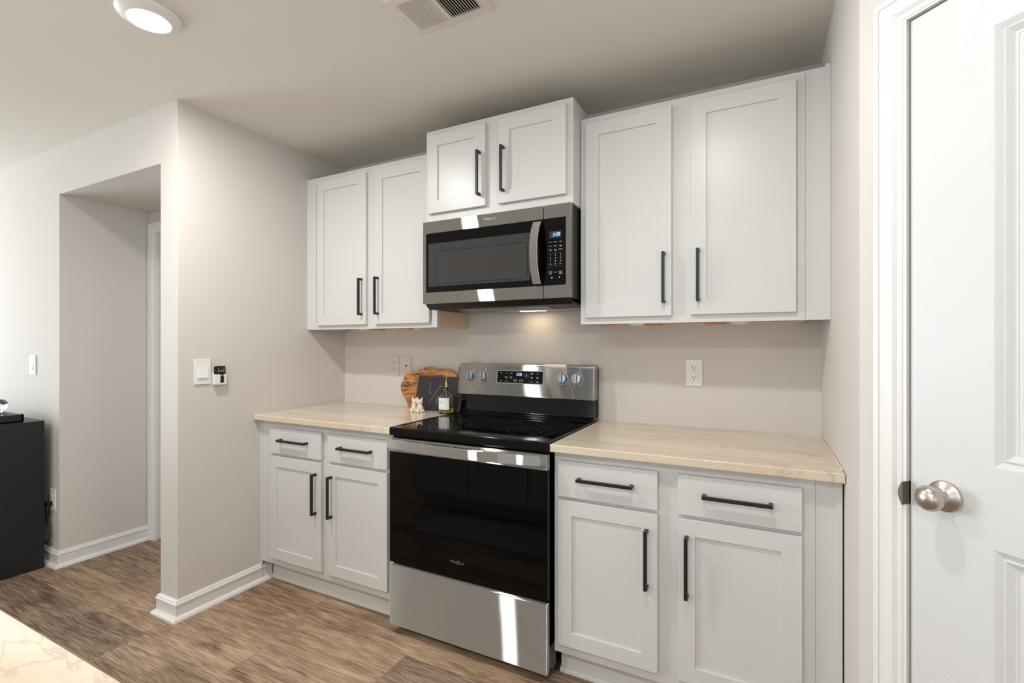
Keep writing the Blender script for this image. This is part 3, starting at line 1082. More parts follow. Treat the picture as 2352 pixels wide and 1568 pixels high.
for i, kx in enumerate((1.0235, 1.1035, 1.5595, 1.637)):
    for zz, s_ in ((1.154, 'OFF'), (1.0825, ('LF', 'LR', 'RR', 'RF')[i])):
        m2 = Matrix.Translation((kx, bgy(zz) - 0.0002, zz)) @ Matrix.Rotation(PI / 2 - bgm(zz), 4, 'X')
        MB().text(s_, 0.0075 if s_ != 'OFF' else 0.0058, m2, 0.0006).done('knob_lettering', M['darkprint'], bg, smooth=False)
    b = MB()
    for a in range(-120, 121, 30):
        aa = math.radians(90 + a)
        zz = 1.119 + 0.0345 * math.sin(aa)
        b.ball((kx + 0.0345 * math.cos(aa), bgy(zz) - 0.0001, zz), 0.0008, n=8)
    b.done('dial_marking', M['darkprint'], bg, smooth=False)

# ------------------------------------------------------------------ microwave
W0, W1, WZ0, WZ1, WF = 0.9515, 1.7235, 1.489, 1.8905, -0.4085
mw = thing('microwave', 'stainless over-the-range microwave with black glass door and blue clock', 'microwave', (1.337, 0, 1.465))
b = MB().box(W0 + 0.010, W1 - 0.004, -0.385, -0.004, 1.474, 1.888)
b.done('body', M['blackplastic'], mw, smooth=False)
XS = 1.5975
b = MB()
m4 = front(WF + 0.024)
# stainless door surround: strips above and below the glass plus the left stile
b.box(W0, XS - 0.0014, WF, WF + 0.026, 1.8325, WZ1, bev=0.0012)
b.box(W0, XS - 0.0014, WF, WF + 0.026, WZ0, 1.5445, bev=0.0012)
b.box(W0, 0.9705, WF, WF + 0.026, 1.5446, 1.8324)
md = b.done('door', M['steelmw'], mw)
b = MB()
pts = [(XS - 0.0014, 1.5455), (XS - 0.0014, 1.8315)]
for cx, cz_, a in ((0.979, 1.8225, 90), (0.979, 1.5545, 180)):
    for i in range(7):
        t_ = math.radians(a + 90 * i / 6)
        pts.append((cx + 0.009 * math.cos(t_), cz_ + 0.009 * math.sin(t_)))
b.prism(pts, -0.02, 0.0003, front(WF))
# solid black backing behind rounded corners
b.box(0.9695, XS - 0.0016, WF + 0.004, WF + 0.022, 1.544, 1.833)
b.done('door_glass', M['glassblack'], md, smooth=False)
b = MB().prism(rrect(0.985, 1.533, 1.572, 1.782, 0.004), 0.0003, 0.0007, front(WF))
b.done('window_border', M['screenframe'], md, smooth=False)
b = MB().prism(rrect(1.037, 1.519, 1.584, 1.739, 0.004), 0.0007, 0.0010, front(WF))
b.done('window_screen', M['screen'], md, smooth=False)
b = MB().sweep([(0, 0), (0.0016, 0), (0.0016, 0.0006), (0, 0.0006)], [(1.0355, 1.5825), (1.5205, 1.5825), (1.5205, 1.7405), (1.0355, 1.7405)], front(WF - 0.0006), closed=True)
b.done('window_groove', M['enamel'], md, smooth=False)
# bowed vertical handle
b = MB()
N = 20
rings_ = []
for i in range(N + 1):
    f = i / N
    z = 1.5515 + (1.8195 - 1.5515) * f
    y = WF - 0.010 - 0.040 * (1 - (2 * f - 1) ** 2) ** 0.85
    x0, x1 = 1.5550, 1.5930
    rings_.append([b.bm.verts.new((x, y + dy, z)) for x, dy in ((x0, 0.0), (x0, -0.006), (x0 + 0.003, -0.009), (x1 - 0.003, -0.009), (x1, -0.006), (x1, 0.0))])
for A, B in zip(rings_[:-1], rings_[1:]):
    for j in range(6):
        b.bm.faces.new((A[j], A[(j + 1) % 6], B[(j + 1) % 6], B[j]))
b.bm.faces.new(rings_[0])
b.bm.faces.new(rings_[-1])
b.box(1.560, 1.588, WF - 0.013, WF + 0.0, 1.5525, 1.566).box(1.560, 1.588, WF - 0.013, WF + 0.0, 1.805, 1.8185)
h = b.done('handle', M['steelv'], md)
h['label'] = 'bowed stainless handle'
whirl_logo(md, 1.331, 1.8655, WF - 0.0006, 0.070, M['chrome'])
# control side
b = MB()
b.box(XS + 0.0014, W1, WF, WF + 0.026, 1.8325, WZ1, bev=0.0012)
b.box(XS + 0.0014, W1, WF, WF + 0.026, WZ0, 1.5445, bev=0.0012)
b.box(1.7005, W1, WF, WF + 0.026, 1.5446, 1.8324)
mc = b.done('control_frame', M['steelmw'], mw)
b = MB()
pts = []
for cx, cz_, a in ((1.692, 1.8225, 0),):
    for i in range(7):
        t_ = math.radians(a + 90 * i / 6)
        pts.append((cx + 0.009 * math.cos(t_), cz_ + 0.009 * math.sin(t_)))
pts += [(XS + 0.0014, 1.8315), (XS + 0.0014, 1.5455)]
for i in range(7):
    t_ = math.radians(270 + 90 * i / 6)
    pts.append((1.692 + 0.009 * math.cos(t_), 1.5545 + 0.009 * math.sin(t_)))
b.prism(pts, -0.02, 0.0003, front(WF))
b.box(XS + 0.0016, 1.7015, WF + 0.004, WF + 0.022, 1.544, 1.833)
kp = b.done('keypad', M['glassblack'], mw, smooth=False)
MB().prism(rrect(1.6265, 1.6805, 1.7465, 1.7755, 0.001), 0.0003, 0.0008, front(WF)).done('display_window', M['lcd'], kp, smooth=False)
b = MB()
seg_digits(b, '3:28', 1.659, 1.761, 0.0148, front(WF + 0.0007))
o = b.done('clock_digits', M['blue'], kp, smooth=False)
o['label'] = 'glowing blue clock reading 3:28'
b = MB()
FT = front(WF - 0.0004)
cols = (1.6305, 1.6535, 1.6775)
rows = ((1.7295, ('Popcorn', 'Potato', 'Pizza')), (1.7125, ('Cook', 'Reheat', 'Steam')), (1.6965, ('Cook', 'Cook', 'Add 30s')))
for z, ws in rows:
    for x, s_ in zip(cols, ws):
        b.text(s_, 0.0052, FT @ Matrix.Translation((x, z, 0)), 0.0004)
for x, z, s_ in ((1.6775, 1.7085, 'Melt'), (1.6305, 1.6925, 'Time'), (1.6535, 1.6925, 'Power')):
    b.text(s_, 0.0048, FT @ Matrix.Translation((x, z, 0)), 0.0004)
for i, z in enumerate((1.6735, 1.6605, 1.6475)):
    for j, x in enumerate(cols):
        b.text(str(i * 3 + j + 1), 0.0095, FT @ Matrix.Translation((x, z, 0)), 0.0004)
for x, s_, sz in ((cols[0], 'Timer', 0.0052), (cols[1], '0', 0.0095), (cols[2], 'Clock', 0.0052)):
    b.text(s_, sz, FT @ Matrix.Translation((x, 1.6350, 0)), 0.0004)
b.done('keypad_lettering', M['print'], kp, smooth=False)
b = MB()
for x, s_ in ((cols[0], 'START'), (cols[2], 'CANCEL')):
    m2 = FT @ Matrix.Translation((x, 1.5990, 0))
    b.sweep([(0, 0), (0.0008, 0), (0.0008, 0.0004), (0, 0.0004)], [(-0.0065, -0.0042), (0.0065, -0.0042), (0.0065, 0.0042), (-0.0065, 0.0042)], m2, closed=True)
    b.prism([(-0.0018, -0.0022), (0.0022, 0), (-0.0018, 0.0022)], 0, 0.0004, m2)
    b.text(s_, 0.0040, m2 @ Matrix.Translation((0, -0.0075, 0)), 0.0004)
b.text('- Lo Hi +', 0.0056, FT @ Matrix.Translation((1.6545, 1.5995, 0)), 0.0004)
b.lathe([(0.0026, 0), (0.0040, 0), (0.0040, 0.0004), (0.0026, 0.0004), (0.0026, 0)], FT @ Matrix.Translation((1.637, 1.576, 0)), n=16)
b.prism([(1.668, 1.5795), (1.6685, 1.5795), (1.6755, 1.5795), (1.6725, 1.5735)], 0, 0.0004, FT)
b.done('start_cancel_lettering', M['print'], kp, smooth=False)
for z in (1.6818, 1.6262):
    MB().box(1.618, 1.687, z - 0.0002, z + 0.0002, 0.0003, 0.0007, mat=front(WF)).done('divider_line', M['greyprint'], kp, smooth=False)
# black hood bottom: chamfered lip, bottom pan, grease filter, lamp
b = MB().prism([(-0.404, 1.4885), (-0.372, 1.464), (-0.02, 1.464), (-0.02, 1.480), (-0.38, 1.4885)], W0 + 0.0105, W1 - 0.004, Matrix(((0, 0, 1, 0), (1, 0, 0, 0), (0, 1, 0, 0), (0, 0, 0, 1))))
b.done('hood_bottom', M['blackplastic'], mw, smooth=False)
b = MB().box(1.10, 1.57, -0.30, -0.17, 1.459, 1.465, bev=0.002)
for i in range(36):
    b.box(1.108 + i * 0.0127, 1.112 + i * 0.0127, -0.295, -0.175, 1.457, 1.460)
b.done('grease_filter', M['filter'], mw, smooth=False)
MB().box(0.975, 1.705, -0.13, -0.045, 1.461, 1.465).done('light_surround', M['filter'], mw, smooth=False)
MB().box(1.335, 1.465, -0.105, -0.065, 1.4606, 1.4620).done('hood_lamp', M['bulb'], mw, smooth=False)

# ------------------------------------------------------------------ ceiling fixtures
def ceiling_light(label, x, y):
    t = thing('ceiling_light', label, 'light', (x, y, H), 'round LED ceiling lights')
    m4 = Matrix.Translation((x, y, H)) @ Matrix.Rotation(PI, 4, 'X')
    MB().lathe([(0, 0.0), (0.096, 0.0), (0.097, 0.004), (0.094, 0.009), (0.086, 0.0145), (0.072, 0.0205), (0.064, 0.0232), (0.062, 0.0212), (0, 0.0212)], m4, n=64).done('trim_ring', M['plastic'], t)
    MB().lathe([(0, 0.0185), (0.0615, 0.0215), (0.060, 0.0232), (0.046, 0.0246), (0, 0.0252)], m4, n=64).done('diffuser', M['led'], t)
    return t


L1 = ceiling_light('glowing round white LED ceiling light near the hall corner', 0.534, -1.41)
for x, y, lb in ((2.19, -1.42, 'round LED ceiling light over the right end of the kitchen aisle'), (1.02, -3.30, 'added unseen LED ceiling light beyond the middle of the island'), (1.90, -3.35, 'added unseen LED ceiling light beyond the right end of the island')):  # the two beyond the island are added to brighten the base cabinets
    c = copy_tree(L1, (x, y, H))
    c['label'] = lb
    if x > 2:
        dm = [k for k in c.children if k.name.startswith('diffuser')][0]
        dm.data = dm.data.copy()
        dm.data.materials[0] = M['leddim']

# register: flange, two banks of slats tilted opposite ways
vt = thing('ceiling_vent', 'white louvred air vent in the ceiling above the range', 'vent', (1.465, -0.99, H))
vx0, vx1, vy0, vy1 = 1.307, 1.623, -1.092, -0.892
b = MB()
m4 = Matrix.Translation((0, 0, H)) @ Matrix.Diagonal((1, 1, -1, 1))
b.sweep([(0, 0), (0.0, 0.003), (0.004, 0.0065), (0.031, 0.0085), (0.032, 0.0)], [(vx0, vy0), (vx1, vy0), (vx1, vy1), (vx0, vy1)], m4, closed=True)
b.box(1.458, 1.472, vy0 + 0.03, vy1 - 0.03, H - 0.0085, H - 0.001)
b.done('flange', M['vent'], vt, smooth=False)
MB().box(vx0 + 0.02, vx1 - 0.02, vy0 + 0.02, vy1 - 0.02, H - 0.0012, H - 0.0002).done('dark_backing', M['dark'], vt, smooth=False)  # near-black sheet, paints the duct's shade behind the slats
for k2 in range(2):
    for i in range(12):
        cx = 1.3445 + i * 0.0098 if k2 == 0 else 1.4795 + i * 0.0098
        tilt = math.radians(48 if k2 == 0 else -48)
        mt = Matrix.Translation((cx, 0, H - 0.0058)) @ Matrix.Rotation(tilt, 4, 'Y')
        b = MB().box(-0.0005, 0.0005, vy0 + 0.029, vy1 - 0.029, -0.0062, 0.0062, mat=mt)
        b.done('slat', M['vent'], vt, smooth=False)
MB().ball((1.3165, -0.99, H - 0.008), 0.0035, sz=0.6, n=16).done('screw', M['chrome'], vt)

# ------------------------------------------------------------------ switches and outlets (local: x right, z up, facing -y)
def plate(b, wd, ht, t=0.006):
    b.prism(rrect(-wd / 2, wd / 2, -ht / 2, ht / 2, 0.003, 3), 0, t, front(0), bev=0.0015, seg=2)
    return b


def make_switch(label, loc, rotz, pw=0.078, ph=0.122, rw=0.049, rh=0.060, rz=0.0):
    t = thing('light_switch', label, 'switch', (0, 0, 0), 'white rocker light switches')
    plate(MB(), pw, ph).done('wall_plate', M['plastic'], t)
    b = MB().prism([(0.006, rz - rh / 2), (0.0125, rz - rh / 2), (0.0085, rz + 0.004), (0.0072, rz + rh / 2), (0.006, rz + rh / 2)], -rw / 2, rw / 2, Matrix(((0, 0, 1, 0), (-1, 0, 0, 0), (0, 1, 0, 0), (0, 0, 0, 1))), bev=0.0006)
    b.done('rocker', M['plastic'], t)
    t.location = loc
    t.rotation_euler = (0, 0, rotz)
    return t


make_switch('white rocker switch on the side wall beside the remote control', (0.0005, -0.917, 1.157), PI / 2)
make_switch('white rocker switch on the far left wall above the black console', (-1.530, YC - 0.0005, 1.166), 0, 0.084, 0.118, 0.036, 0.066)


def socket(b, cz):
    b.prism([(0.0165 * math.cos(a) * 1.02, cz + max(-0.0125, min(0.0125, 0.0165 * math.sin(a)))) for a in [2 * PI * i / 32 for i in range(32)]], 0.006, 0.0082, front(0))


def slots(b, cz, y=0.0083):
    for x, hh in ((-0.0062, 0.0042), (0.0062, 0.0034)):
        b.box(x - 0.001, x + 0.001, cz + 0.004 - hh, cz + 0.004 + hh, y - 0.0008, y + 0.0003, mat=front(0))
    b.lathe([(0, 0), (0.0026, 0), (0.0026, 0.0003), (0, 0.0003)], front(0) @ Matrix.Translation((0, cz - 0.0068, y)), n=12)


def make_outlet(label, loc, mat, kind='duplex', wd=0.074):
    t = thing('wall_outlet' if kind != 'jack' else 'phone_jack', label, 'outlet', (0, 0, 0), 'wall outlets')
    plate(MB(), wd, 0.120).done('wall_plate', mat, t)
    if kind == 'duplex':
        for cz_ in (0.020, -0.020):
            b = MB()
            socket(b, cz_)
            s2 = b.done('socket', mat, t)
            b = MB()
            slots(b, cz_)
            b.done('slot', M['slot'], s2, smooth=False)
        MB().lathe([(0, 0.006), (0.003, 0.006), (0.0025, 0.0072), (0, 0.0074)], front(0), n=12).done('screw', mat, t)
    elif kind == 'gfci':
        fc = MB().prism(rrect(-0.0165, 0.0165, -0.0335, 0.0335, 0.002, 3), 0.0055, 0.0095, front(0), bev=0.001).done('socket_face', mat, t)
        b = MB()
        for cz_ in (0.0215, -0.0215):
            slots(b, cz_, 0.0096)
        b.done('slot', M['slot'], fc, smooth=False)
        MB().box(-0.011, 0.004, -0.0045, 0.0045, 0.0093, 0.0108, bev=0.0005, mat=front(0)).done('test_button', mat, fc)
        MB().box(0.0055, 0.010, -0.0045, 0.0045, 0.0093, 0.0108, bev=0.0005, mat=front(0)).done('reset_button', M['ivory'], fc)
    else:
        MB().prism([(-0.0055, 0.006), (0.0055, 0.006), (0.0055, -0.001), (0.0025, -0.0055), (-0.0025, -0.0055), (-0.0055, -0.001)][::-1], 0.0058, 0.0064, front(0)).done('jack_socket', M['slot'], t, smooth=False)
        for z in (0.042, -0.042):
            MB().lathe([(0, 0.0058), (0.0028, 0.0058), (0.0022, 0.0066), (0, 0.0068)], front(0) @ Matrix.Translation((0, z, 0)), n=12).done('screw', mat, t)
    t.location = loc
    return t


make_outlet('beige duplex outlet above the left countertop beside the phone jack', (0.4195, -0.0005, 1.158), M['ivory'])
make_outlet('beige phone jack plate partly behind the wooden board', (0.5165, -0.0005, 1.160), M['ivory'], 'jack', 0.070)
make_outlet('white two-socket outlet above the right countertop', (2.1665, -0.0005, 1.161), M['plastic'], 'gfci', 0.071)
make_outlet('white outlet low on the wall behind the black console', (-1.262, YC - 0.0005, 0.382), M['plastic'])

# remote control in its white wall cradle (on the side wall, faces +x)
def wallx(x):
    """u to the right as seen from the kitchen (+y), v up, d towards +x"""
    return Matrix(((0, 0, 1, x), (1, 0, 0, 0), (0, 1, 0, 0), (0, 0, 0, 1)))


b = MB()
WX = wallx(0.0005)
b.prism(rrect(-0.868, -0.810, 1.095, 1.150, 0.004), 0.0, 0.006, WX)
b.prism(rrect(-0.868, -0.842, 1.095, 1.141, 0.003), 0.005, 0.024, WX, bev=0.0015)
b.prism(rrect(-0.8215, -0.810, 1.095, 1.141, 0.003), 0.005, 0.024, WX, bev=0.0015)
b.prism(rrect(-0.868, -0.810, 1.090, 1.0975, 0.002), 0.0, 0.023, WX)
tag(b.done('remote_holder', M['plastic'], None, org=(0, -0.839, 1.09)), 'white plastic wall cradle holding the small black remote', 'holder')
b = MB().prism(rrect(-0.8635, -0.8135, 1.098, 1.182, 0.006), 0.0075, 0.0215, WX, bev=0.002)
rc = tag(b.done('remote_control', M['blackplastic'], None, org=(0.01, -0.839, 1.098)), 'small black remote control with coloured buttons beside the light switch', 'remote')
o = MB().prism(rrect(-0.852, -0.845, 1.166, 1.173, 0.002), 0.0212, 0.023, WX).done('button', M['green'], rc)
o['label'] = 'green button'
o = MB().prism(rrect(-0.828, -0.818, 1.165, 1.175, 0.002), 0.0212, 0.023, WX).done('button', M['red'], rc)
o['label'] = 'red button'
for j in range(4):
    for i in range(3):
        MB().lathe([(0, 0), (0.0034, 0), (0.003, 0.0018), (0, 0.002)], WX @ Matrix.Translation((-0.8485 + i * 0.0125, 1.158 - j * 0.0115, 0.0212)), n=12).done('button', M['print'] if j in (0, 2) else M['darkprint'], rc)

# puck lights under the wall cabinets
pk = None
for x, y, lb in ((1.944, -0.165, 'white puck light under the right wall cabinet, nearer the microwave'), (2.361, -0.165, 'white puck light under the right wall cabinet, nearer the right wall'), (0.335, -0.165, 'white puck light under the left wall cabinet, nearer the side wall'), (0.741, -0.165, 'white puck light under the left wall cabinet, nearer the microwave')):
    if pk is None:
        pk = thing('puck_light', lb, 'light', (x, y, 1.3868), 'puck lights under the wall cabinets')
        m4 = Matrix.Translation((x, y, 1.3868)) @ Matrix.Rotation(PI, 4, 'X')
        MB().lathe([(0, 0), (0.034, 0), (0.0345, 0.008), (0.032, 0.012), (0, 0.012)], m4, n=40).done('housing', M['plastic'], pk)
        MB().lathe([(0, 0.0119), (0.027, 0.0119), (0.020, 0.0145), (0, 0.0155)], m4, n=40).done('lens', M['plastic'], pk)
    else:
        c = copy_tree(pk, (x, y, 1.3868))
        c['label'] = lb

# ------------------------------------------------------------------ things on the left countertop
CT = 0.9142
# live-edge wooden board leaning on the wall
ctrl = [(0.615, 0.0), (0.585, 0.025), (0.557, 0.055), (0.532, 0.085), (0.517, 0.115), (0.517, 0.140), (0.529, 0.165), (0.540, 0.190), (0.556, 0.208), (0.600, 0.217), (0.645, 0.228), (0.690, 0.244), (0.712, 0.247), (0.735, 0.244), (0.765, 0.236), (0.800, 0.236), (0.830, 0.239), (0.860, 0.231), (0.890, 0.214), (0.912, 0.190), (0.925, 0.150), (0.922, 0.100), (0.905, 0.050), (0.880, 0.0)]
pts = []
n = len(ctrl)
for i in range(n):
    p0, p1, p2, p3 = (Vector(ctrl[(i + j) % n]) for j in (-1, 0, 1, 2))
    last = i == n - 1
    for s_ in range(1 if last else 4):
        q = s_ / 4
        v = 0.5 * ((2 * p1) + (p2 - p0) * q + (2 * p0 - 5 * p1 + 4 * p2 - p3) * q * q + (3 * p1 - p0 - 3 * p2 + p3) * q ** 3)
        pts.append((v.x, max(0.0, v.y)))
lean = math.radians(10)
BM4 = Matrix.Translation((0, -0.062, CT)) @ Matrix.Rotation(-lean, 4, 'X') @ front(0)
b = MB().prism(pts[::-1], 0, 0.016, BM4, bev=0.003)
tag(b.done('serving_board', M['olive'], None, org=(0.71, -0.05, CT)), 'round live-edge wooden board leaning on the wall behind the slate', 'board')
# engraved slate board leaning on it
SM4 = Matrix.Translation((0, -0.094, CT)) @ Matrix.Rotation(-math.radians(12), 4, 'X') @ front(0)
b = MB()
random.seed(3)
edge = []
x0, x1, hh = 0.653, 0.940, 0.196
for a, c in (((x0, 0), (x1, 0)), ((x1, 0), (x1, hh)), ((x1, hh), (x0, hh)), ((x0, hh), (x0, 0))):
    for i in range(14):
        f = i / 14
        edge.append((a[0] + (c[0] - a[0]) * f + (random.uniform(-.0007, .0007) if 0 < i else 0), max(0, a[1] + (c[1] - a[1]) * f + (random.uniform(-.0007, .0007) if 0 < i else 0))))
b.prism(edge, 0, 0.006, SM4, bev=0.0008, seg=1)
sl = tag(b.done('slate_board', M['slate'], None, org=(0.80, -0.09, CT)), 'black slate board engraved L/H leaning behind the oil bottle', 'board')
b = MB()


def stroke(b, a, c, t=0.0042):
    a, c = Vector(a), Vector(c)
    d = (c - a).normalized()
    q = Vector((-d.y, d.x)) * t / 2
    b.prism([(a + q)[:], (a - q)[:], (c - q)[:], (c + q)[:]], 0.006, 0.0064, SM4)


stroke(b, (0.745, 0.160), (0.745, 0.097))
stroke(b, (0.743, 0.099), (0.760, 0.099))
stroke(b, (0.748, 0.046), (0.822, 0.150))
for x in (0.802, 0.828):
    stroke(b, (x, 0.034), (x, 0.094))
stroke(b, (0.802, 0.066), (0.828, 0.066))
b.done('engraving', M['engrave'], sl, smooth=False)

# oil bottle: glass body, oil, label, stopper, gold pourer
bx, by = 0.908, -0.146
bo = thing('oil_bottle', 'clear glass oil bottle with white label and gold pourer', 'bottle', (bx, by, CT))
m4 = Matrix.Translation((bx, by, CT))
R = 0.0415
outer = [(0, 0.0), (R - 0.004, 0.0), (R, 0.004), (R, 0.088), (R - 0.0015, 0.094), (R - 0.006, 0.101), (0.024, 0.113), (0.0155, 0.119), (0.0140, 0.122), (0.0140, 0.130), (0.0155, 0.131), (0.0155, 0.136), (0.0120, 0.136)]
inner = [(0.0120, 0.121), (0.022, 0.1115), (R - 0.0085, 0.0995), (R - 0.004, 0.092), (R - 0.0028, 0.086), (R - 0.0028, 0.010), (R - 0.006, 0.0065), (0, 0.006)]
MB().lathe(outer + inner, m4, n=56).done('glass_body', M['glass'], bo, angle=50)
ri = R - 0.0030
MB().lathe([(0, 0.0066), (ri - 0.0035, 0.0066), (ri, 0.0105), (ri, 0.052), (ri - 0.001, 0.0523), (0, 0.0515)], m4, n=56).done('oil', M['oil'], bo, angle=50)
b = MB()
b.lathe([(R + 0.0003, 0.0255), (R + 0.0003, 0.0875)], m4, n=40, a0=math.radians(-152), a1=math.radians(-34))
lab = b.done('paper_label', M['paper'], bo)
b = MB()
for s_, z, sz in (('NO.1', 0.080, 0.0042), ('EXTRA VIRGIN', 0.0655, 0.0048), ('OLIVE OIL', 0.0585, 0.0048), ('500 ML', 0.034, 0.004)):
    m2 = Matrix.Translation((bx, by, CT + z)) @ Matrix.Rotation(math.radians(-92 + 90), 4, 'Z') @ Matrix.Rotation(PI / 2, 4, 'X')
    tb = MB().text(s_, sz, m2 @ Matrix.Translation((0, 0, R)), 0.0003)
    for v in tb.bm.verts:       # wrap the print round the bottle
        loc = v.co - Vector((bx, by, 0))
        ang = math.radians(-92) + (loc.dot(Vector((math.cos(math.radians(-2)), math.sin(math.radians(-2)), 0)))) / R
        v.co = Vector((bx + (R + 0.0006) * math.cos(ang), by + (R + 0.0006) * math.sin(ang), v.co.z))
    me = bpy.data.meshes.new('x')
    tb.bm.to_mesh(me)
    b.bm.from_mesh(me)
    bpy.data.meshes.remove(me)
    tb.bm.free()
b.done('label_print', M['greyprint'], lab, smooth=False)
MB().lathe([(0, 0.122), (0.0115, 0.122), (0.0118, 0.1365), (0.0195, 0.1368), (0.0195, 0.1395), (0.0125, 0.1405), (0.012, 0.1445), (0, 0.1445)], m4, n=32).done('stopper', M['rubber'], bo)
b = MB().lathe([(0, 0.1445), (0.0105, 0.1445), (0.0105, 0.150), (0.0085, 0.1525), (0.006, 0.1545), (0.0052, 0.170), (0, 0.170)], m4, n=28)
b.tube([(bx, by, CT + 0.168), (bx + 0.0005, by - 0.0006, CT + 0.178), (bx + 0.0015, by - 0.002, CT + 0.188), (bx + 0.004, by - 0.005, CT + 0.199)], [0.0052, 0.0048, 0.0042, 0.0034], 14)
b.done('pourer', M['gold'], bo)
MB().ball((bx + 0.0125, by + 0.003, CT + 0.172), 0.0062, n=20).done('pourer_cap', M['rubber'], bo)
MB().cyl((bx, by, CT + 0.092), (bx, by, CT + 0.123), 0.0032, 0.0036, 14).done('pourer_tube', M['chrome'], bo)


# pair of cream ceramic cats
def cat(label, cx, cy, yaw, tilt):
    b = MB()
    rz = Matrix.Rotation(yaw, 4, 'Z')

    def P(x, y, z):
        return Vector((cx, cy, CT)) + (rz @ Vector((x, y, z)))

    def el(x, y, z, sx, sy, sz, m=None):
        b.ball(P(x, y, z), 1.0, sx, sy, sz, 20, (rz @ m) if m else rz)
    # facing -y locally
    el(0, 0.004, 0.020, 0.0200, 0.0200, 0.0200)                 # haunches
    el(0, -0.001, 0.034, 0.0160, 0.0150, 0.0190)                # chest
    el(tilt * 0.3, -0.003, 0.048, 0.0120, 0.0120, 0.0100)       # neck
    el(tilt, -0.005, 0.0585, 0.0190, 0.0165, 0.0155)            # head
    el(tilt, -0.019, 0.0550, 0.0085, 0.0055, 0.0055)            # muzzle
    for s2 in (-1, 1):
        el(s2 * 0.0075, -0.016, 0.022, 0.0052, 0.0058, 0.0200)  # forelegs
        el(s2 * 0.0080, -0.021, 0.0052, 0.0068, 0.0085, 0.0050)  # paws
        el(s2 * 0.0165, -0.004, 0.0100, 0.0085, 0.0150, 0.0098)  # hind legs
        a = P(tilt + s2 * 0.0115, -0.003, 0.066)
        t2 = P(tilt + s2 * 0.0165, -0.004, 0.0835)
        b.cyl(a, t2, 0.0075, 0.0012, 14)                         # ears
    pts = [P(0.012, 0.018, 0.006), P(0.022, 0.012, 0.006), P(0.026, 0.0, 0.006), P(0.024, -0.010, 0.006)]
    b.tube(pts, [0.005, 0.005, 0.0045, 0.0035], 10)              # tail
    o = b.done('cat_figurine', M['ceramic'], None, org=(cx, cy, CT))
    r = o.modifiers.new('r', 'REMESH')
    r.mode = 'VOXEL'
    r.voxel_size = 0.0011
    sm = o.modifiers.new('s', 'SMOOTH')
    sm.iterations = 3
    dg = bpy.context.evaluated_depsgraph_get()
    me = bpy.data.meshes.new_from_object(o.evaluated_get(dg))
    o.modifiers.clear()
    o.data = me
    zmin = min(v.co.z for v in me.vertices)
    for v in me.vertices:
        v.co.z -= zmin
    for f in me.polygons:
        f.use_smooth = True
    tag(o, label, 'figurine', 'cream ceramic cats')
    # painted-on details: closed eyes and nose
    b = MB()
    for s2 in (-1, 1):
        q = [P(tilt + s2 * (0.0062 + 0.003 * math.cos(a)), -0.0213 + 0.0009 * abs(math.cos(a)), 0.0620 - 0.0016 * math.sin(a)) for a in [PI * i / 8 for i in range(9)]]
        b.tube(q, 0.0006, 6)
    b.ball(P(tilt, -0.0243, 0.0570), 0.0014, n=8)
    b.done('face_marking', M['engrave'], o)
    return o


cat('cream ceramic cat figurine on the left of the pair, leaning on its mate', 0.706, -0.166, math.radians(24), 0.005)
cat('cream ceramic cat figurine with raised ear, right one of the pair', 0.753, -0.177, math.radians(34), -0.003)

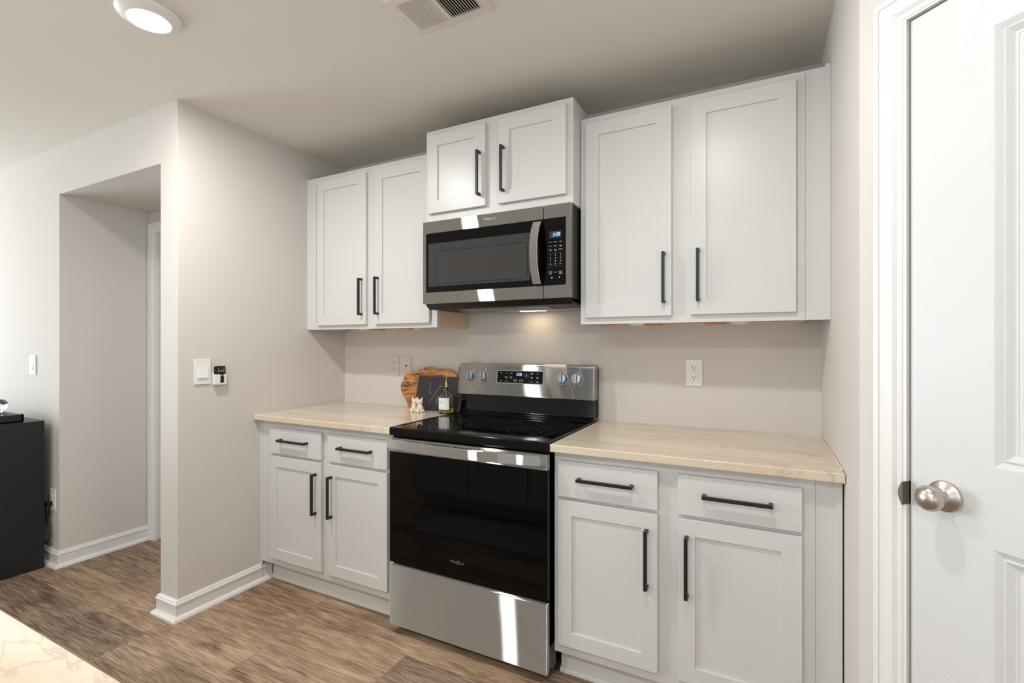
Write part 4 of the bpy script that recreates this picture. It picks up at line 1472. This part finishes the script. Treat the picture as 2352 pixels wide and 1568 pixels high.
# ------------------------------------------------------------------ far left: console, tray, ornament, cord
cs = thing('console_cabinet', 'black console cabinet standing against the far left wall', 'cabinet', (-1.9, -1.28, 0))
X1, Y1, Y0c = -1.257, -1.072, -1.50
MB().box(X1 - 0.022, X1, Y0c, Y1, 0.0, 0.850, bev=0.001).done('end_panel', M['console'], cs)
MB().box(-2.62, X1 - 0.022, Y0c, Y1, 0.830, 0.850, bev=0.001).done('top', M['console'], cs)
MB().box(-2.62, -2.598, Y0c, Y1, 0.0, 0.830, bev=0.001).done('end_panel', M['console'], cs)
MB().box(-2.598, X1 - 0.022, Y0c + 0.02, Y1 - 0.002, 0.06, 0.83).done('carcass', M['console'], cs, smooth=False)
for i in range(2):
    a = -2.596 + i * 0.659
    d = MB().box(a, a + 0.655, Y0c + 0.001, Y0c + 0.02, 0.065, 0.826, bev=0.001).done('door', M['console'], cs)
    MB().ball((a + (0.61 if i == 0 else 0.045), Y0c - 0.012, 0.5), 0.013, n=16).done('door_knob', M['nickel'], d)
tb = MB()
TX1, TX0, TY0, TY1 = -1.300, -1.76, -1.42, -1.147
tb.box(TX0, TX1, TY0, TY1, 0.8505, 0.858)
tb.box(TX1 - 0.010, TX1, TY0, TY1, 0.8505, 0.894, bev=0.001).box(TX0, TX0 + 0.010, TY0, TY1, 0.8505, 0.894, bev=0.001)
tb.box(TX0, TX1, TY1 - 0.010, TY1, 0.8505, 0.894, bev=0.001).box(TX0, TX1, TY0, TY0 + 0.010, 0.8505, 0.894, bev=0.001)
tag(tb.done('serving_tray', M['traymat'], None, org=(-1.53, -1.28, 0.8505)), 'black rimmed tray on top of the black console', 'tray')
m4 = Matrix.Translation((-1.40, -1.212, 0.8582))
b = MB().lathe([(0, 0), (0.036, 0), (0.036, 0.006), (0.012, 0.014), (0.007, 0.030), (0.007, 0.052), (0.010, 0.059), (0.020, 0.063), (0.028, 0.073), (0.0315, 0.089), (0.028, 0.105), (0.020, 0.115), (0.009, 0.120), (0, 0.1205)], m4, n=32)
tag(b.done('glass_ornament', M['glass'], None, org=(-1.40, -1.212, 0.8582)), 'clear glass ball ornament on a stem in the black tray', 'ornament')
pw = thing('power_cord', 'black power cord plugged in low behind the console', 'cord', (-1.262, -1.045, 0.30))
b = MB().box(-1.279, -1.245, -1.066, -1.0385, 0.349, 0.375, bev=0.004, seg=2)
b.done('plug', M['cord'], pw)
b = MB().tube([(-1.262, -1.060, 0.36), (-1.264, -1.066, 0.345), (-1.272, -1.060, 0.31), (-1.280, -1.056, 0.27), (-1.272, -1.052, 0.235), (-1.255, -1.050, 0.205), (-1.248, -1.050, 0.175), (-1.256, -1.054, 0.150), (-1.274, -1.060, 0.135), (-1.30, -1.062, 0.125), (-1.33, -1.062, 0.12)], 0.0038, 10)
b.done('cable', M['cord'], pw)
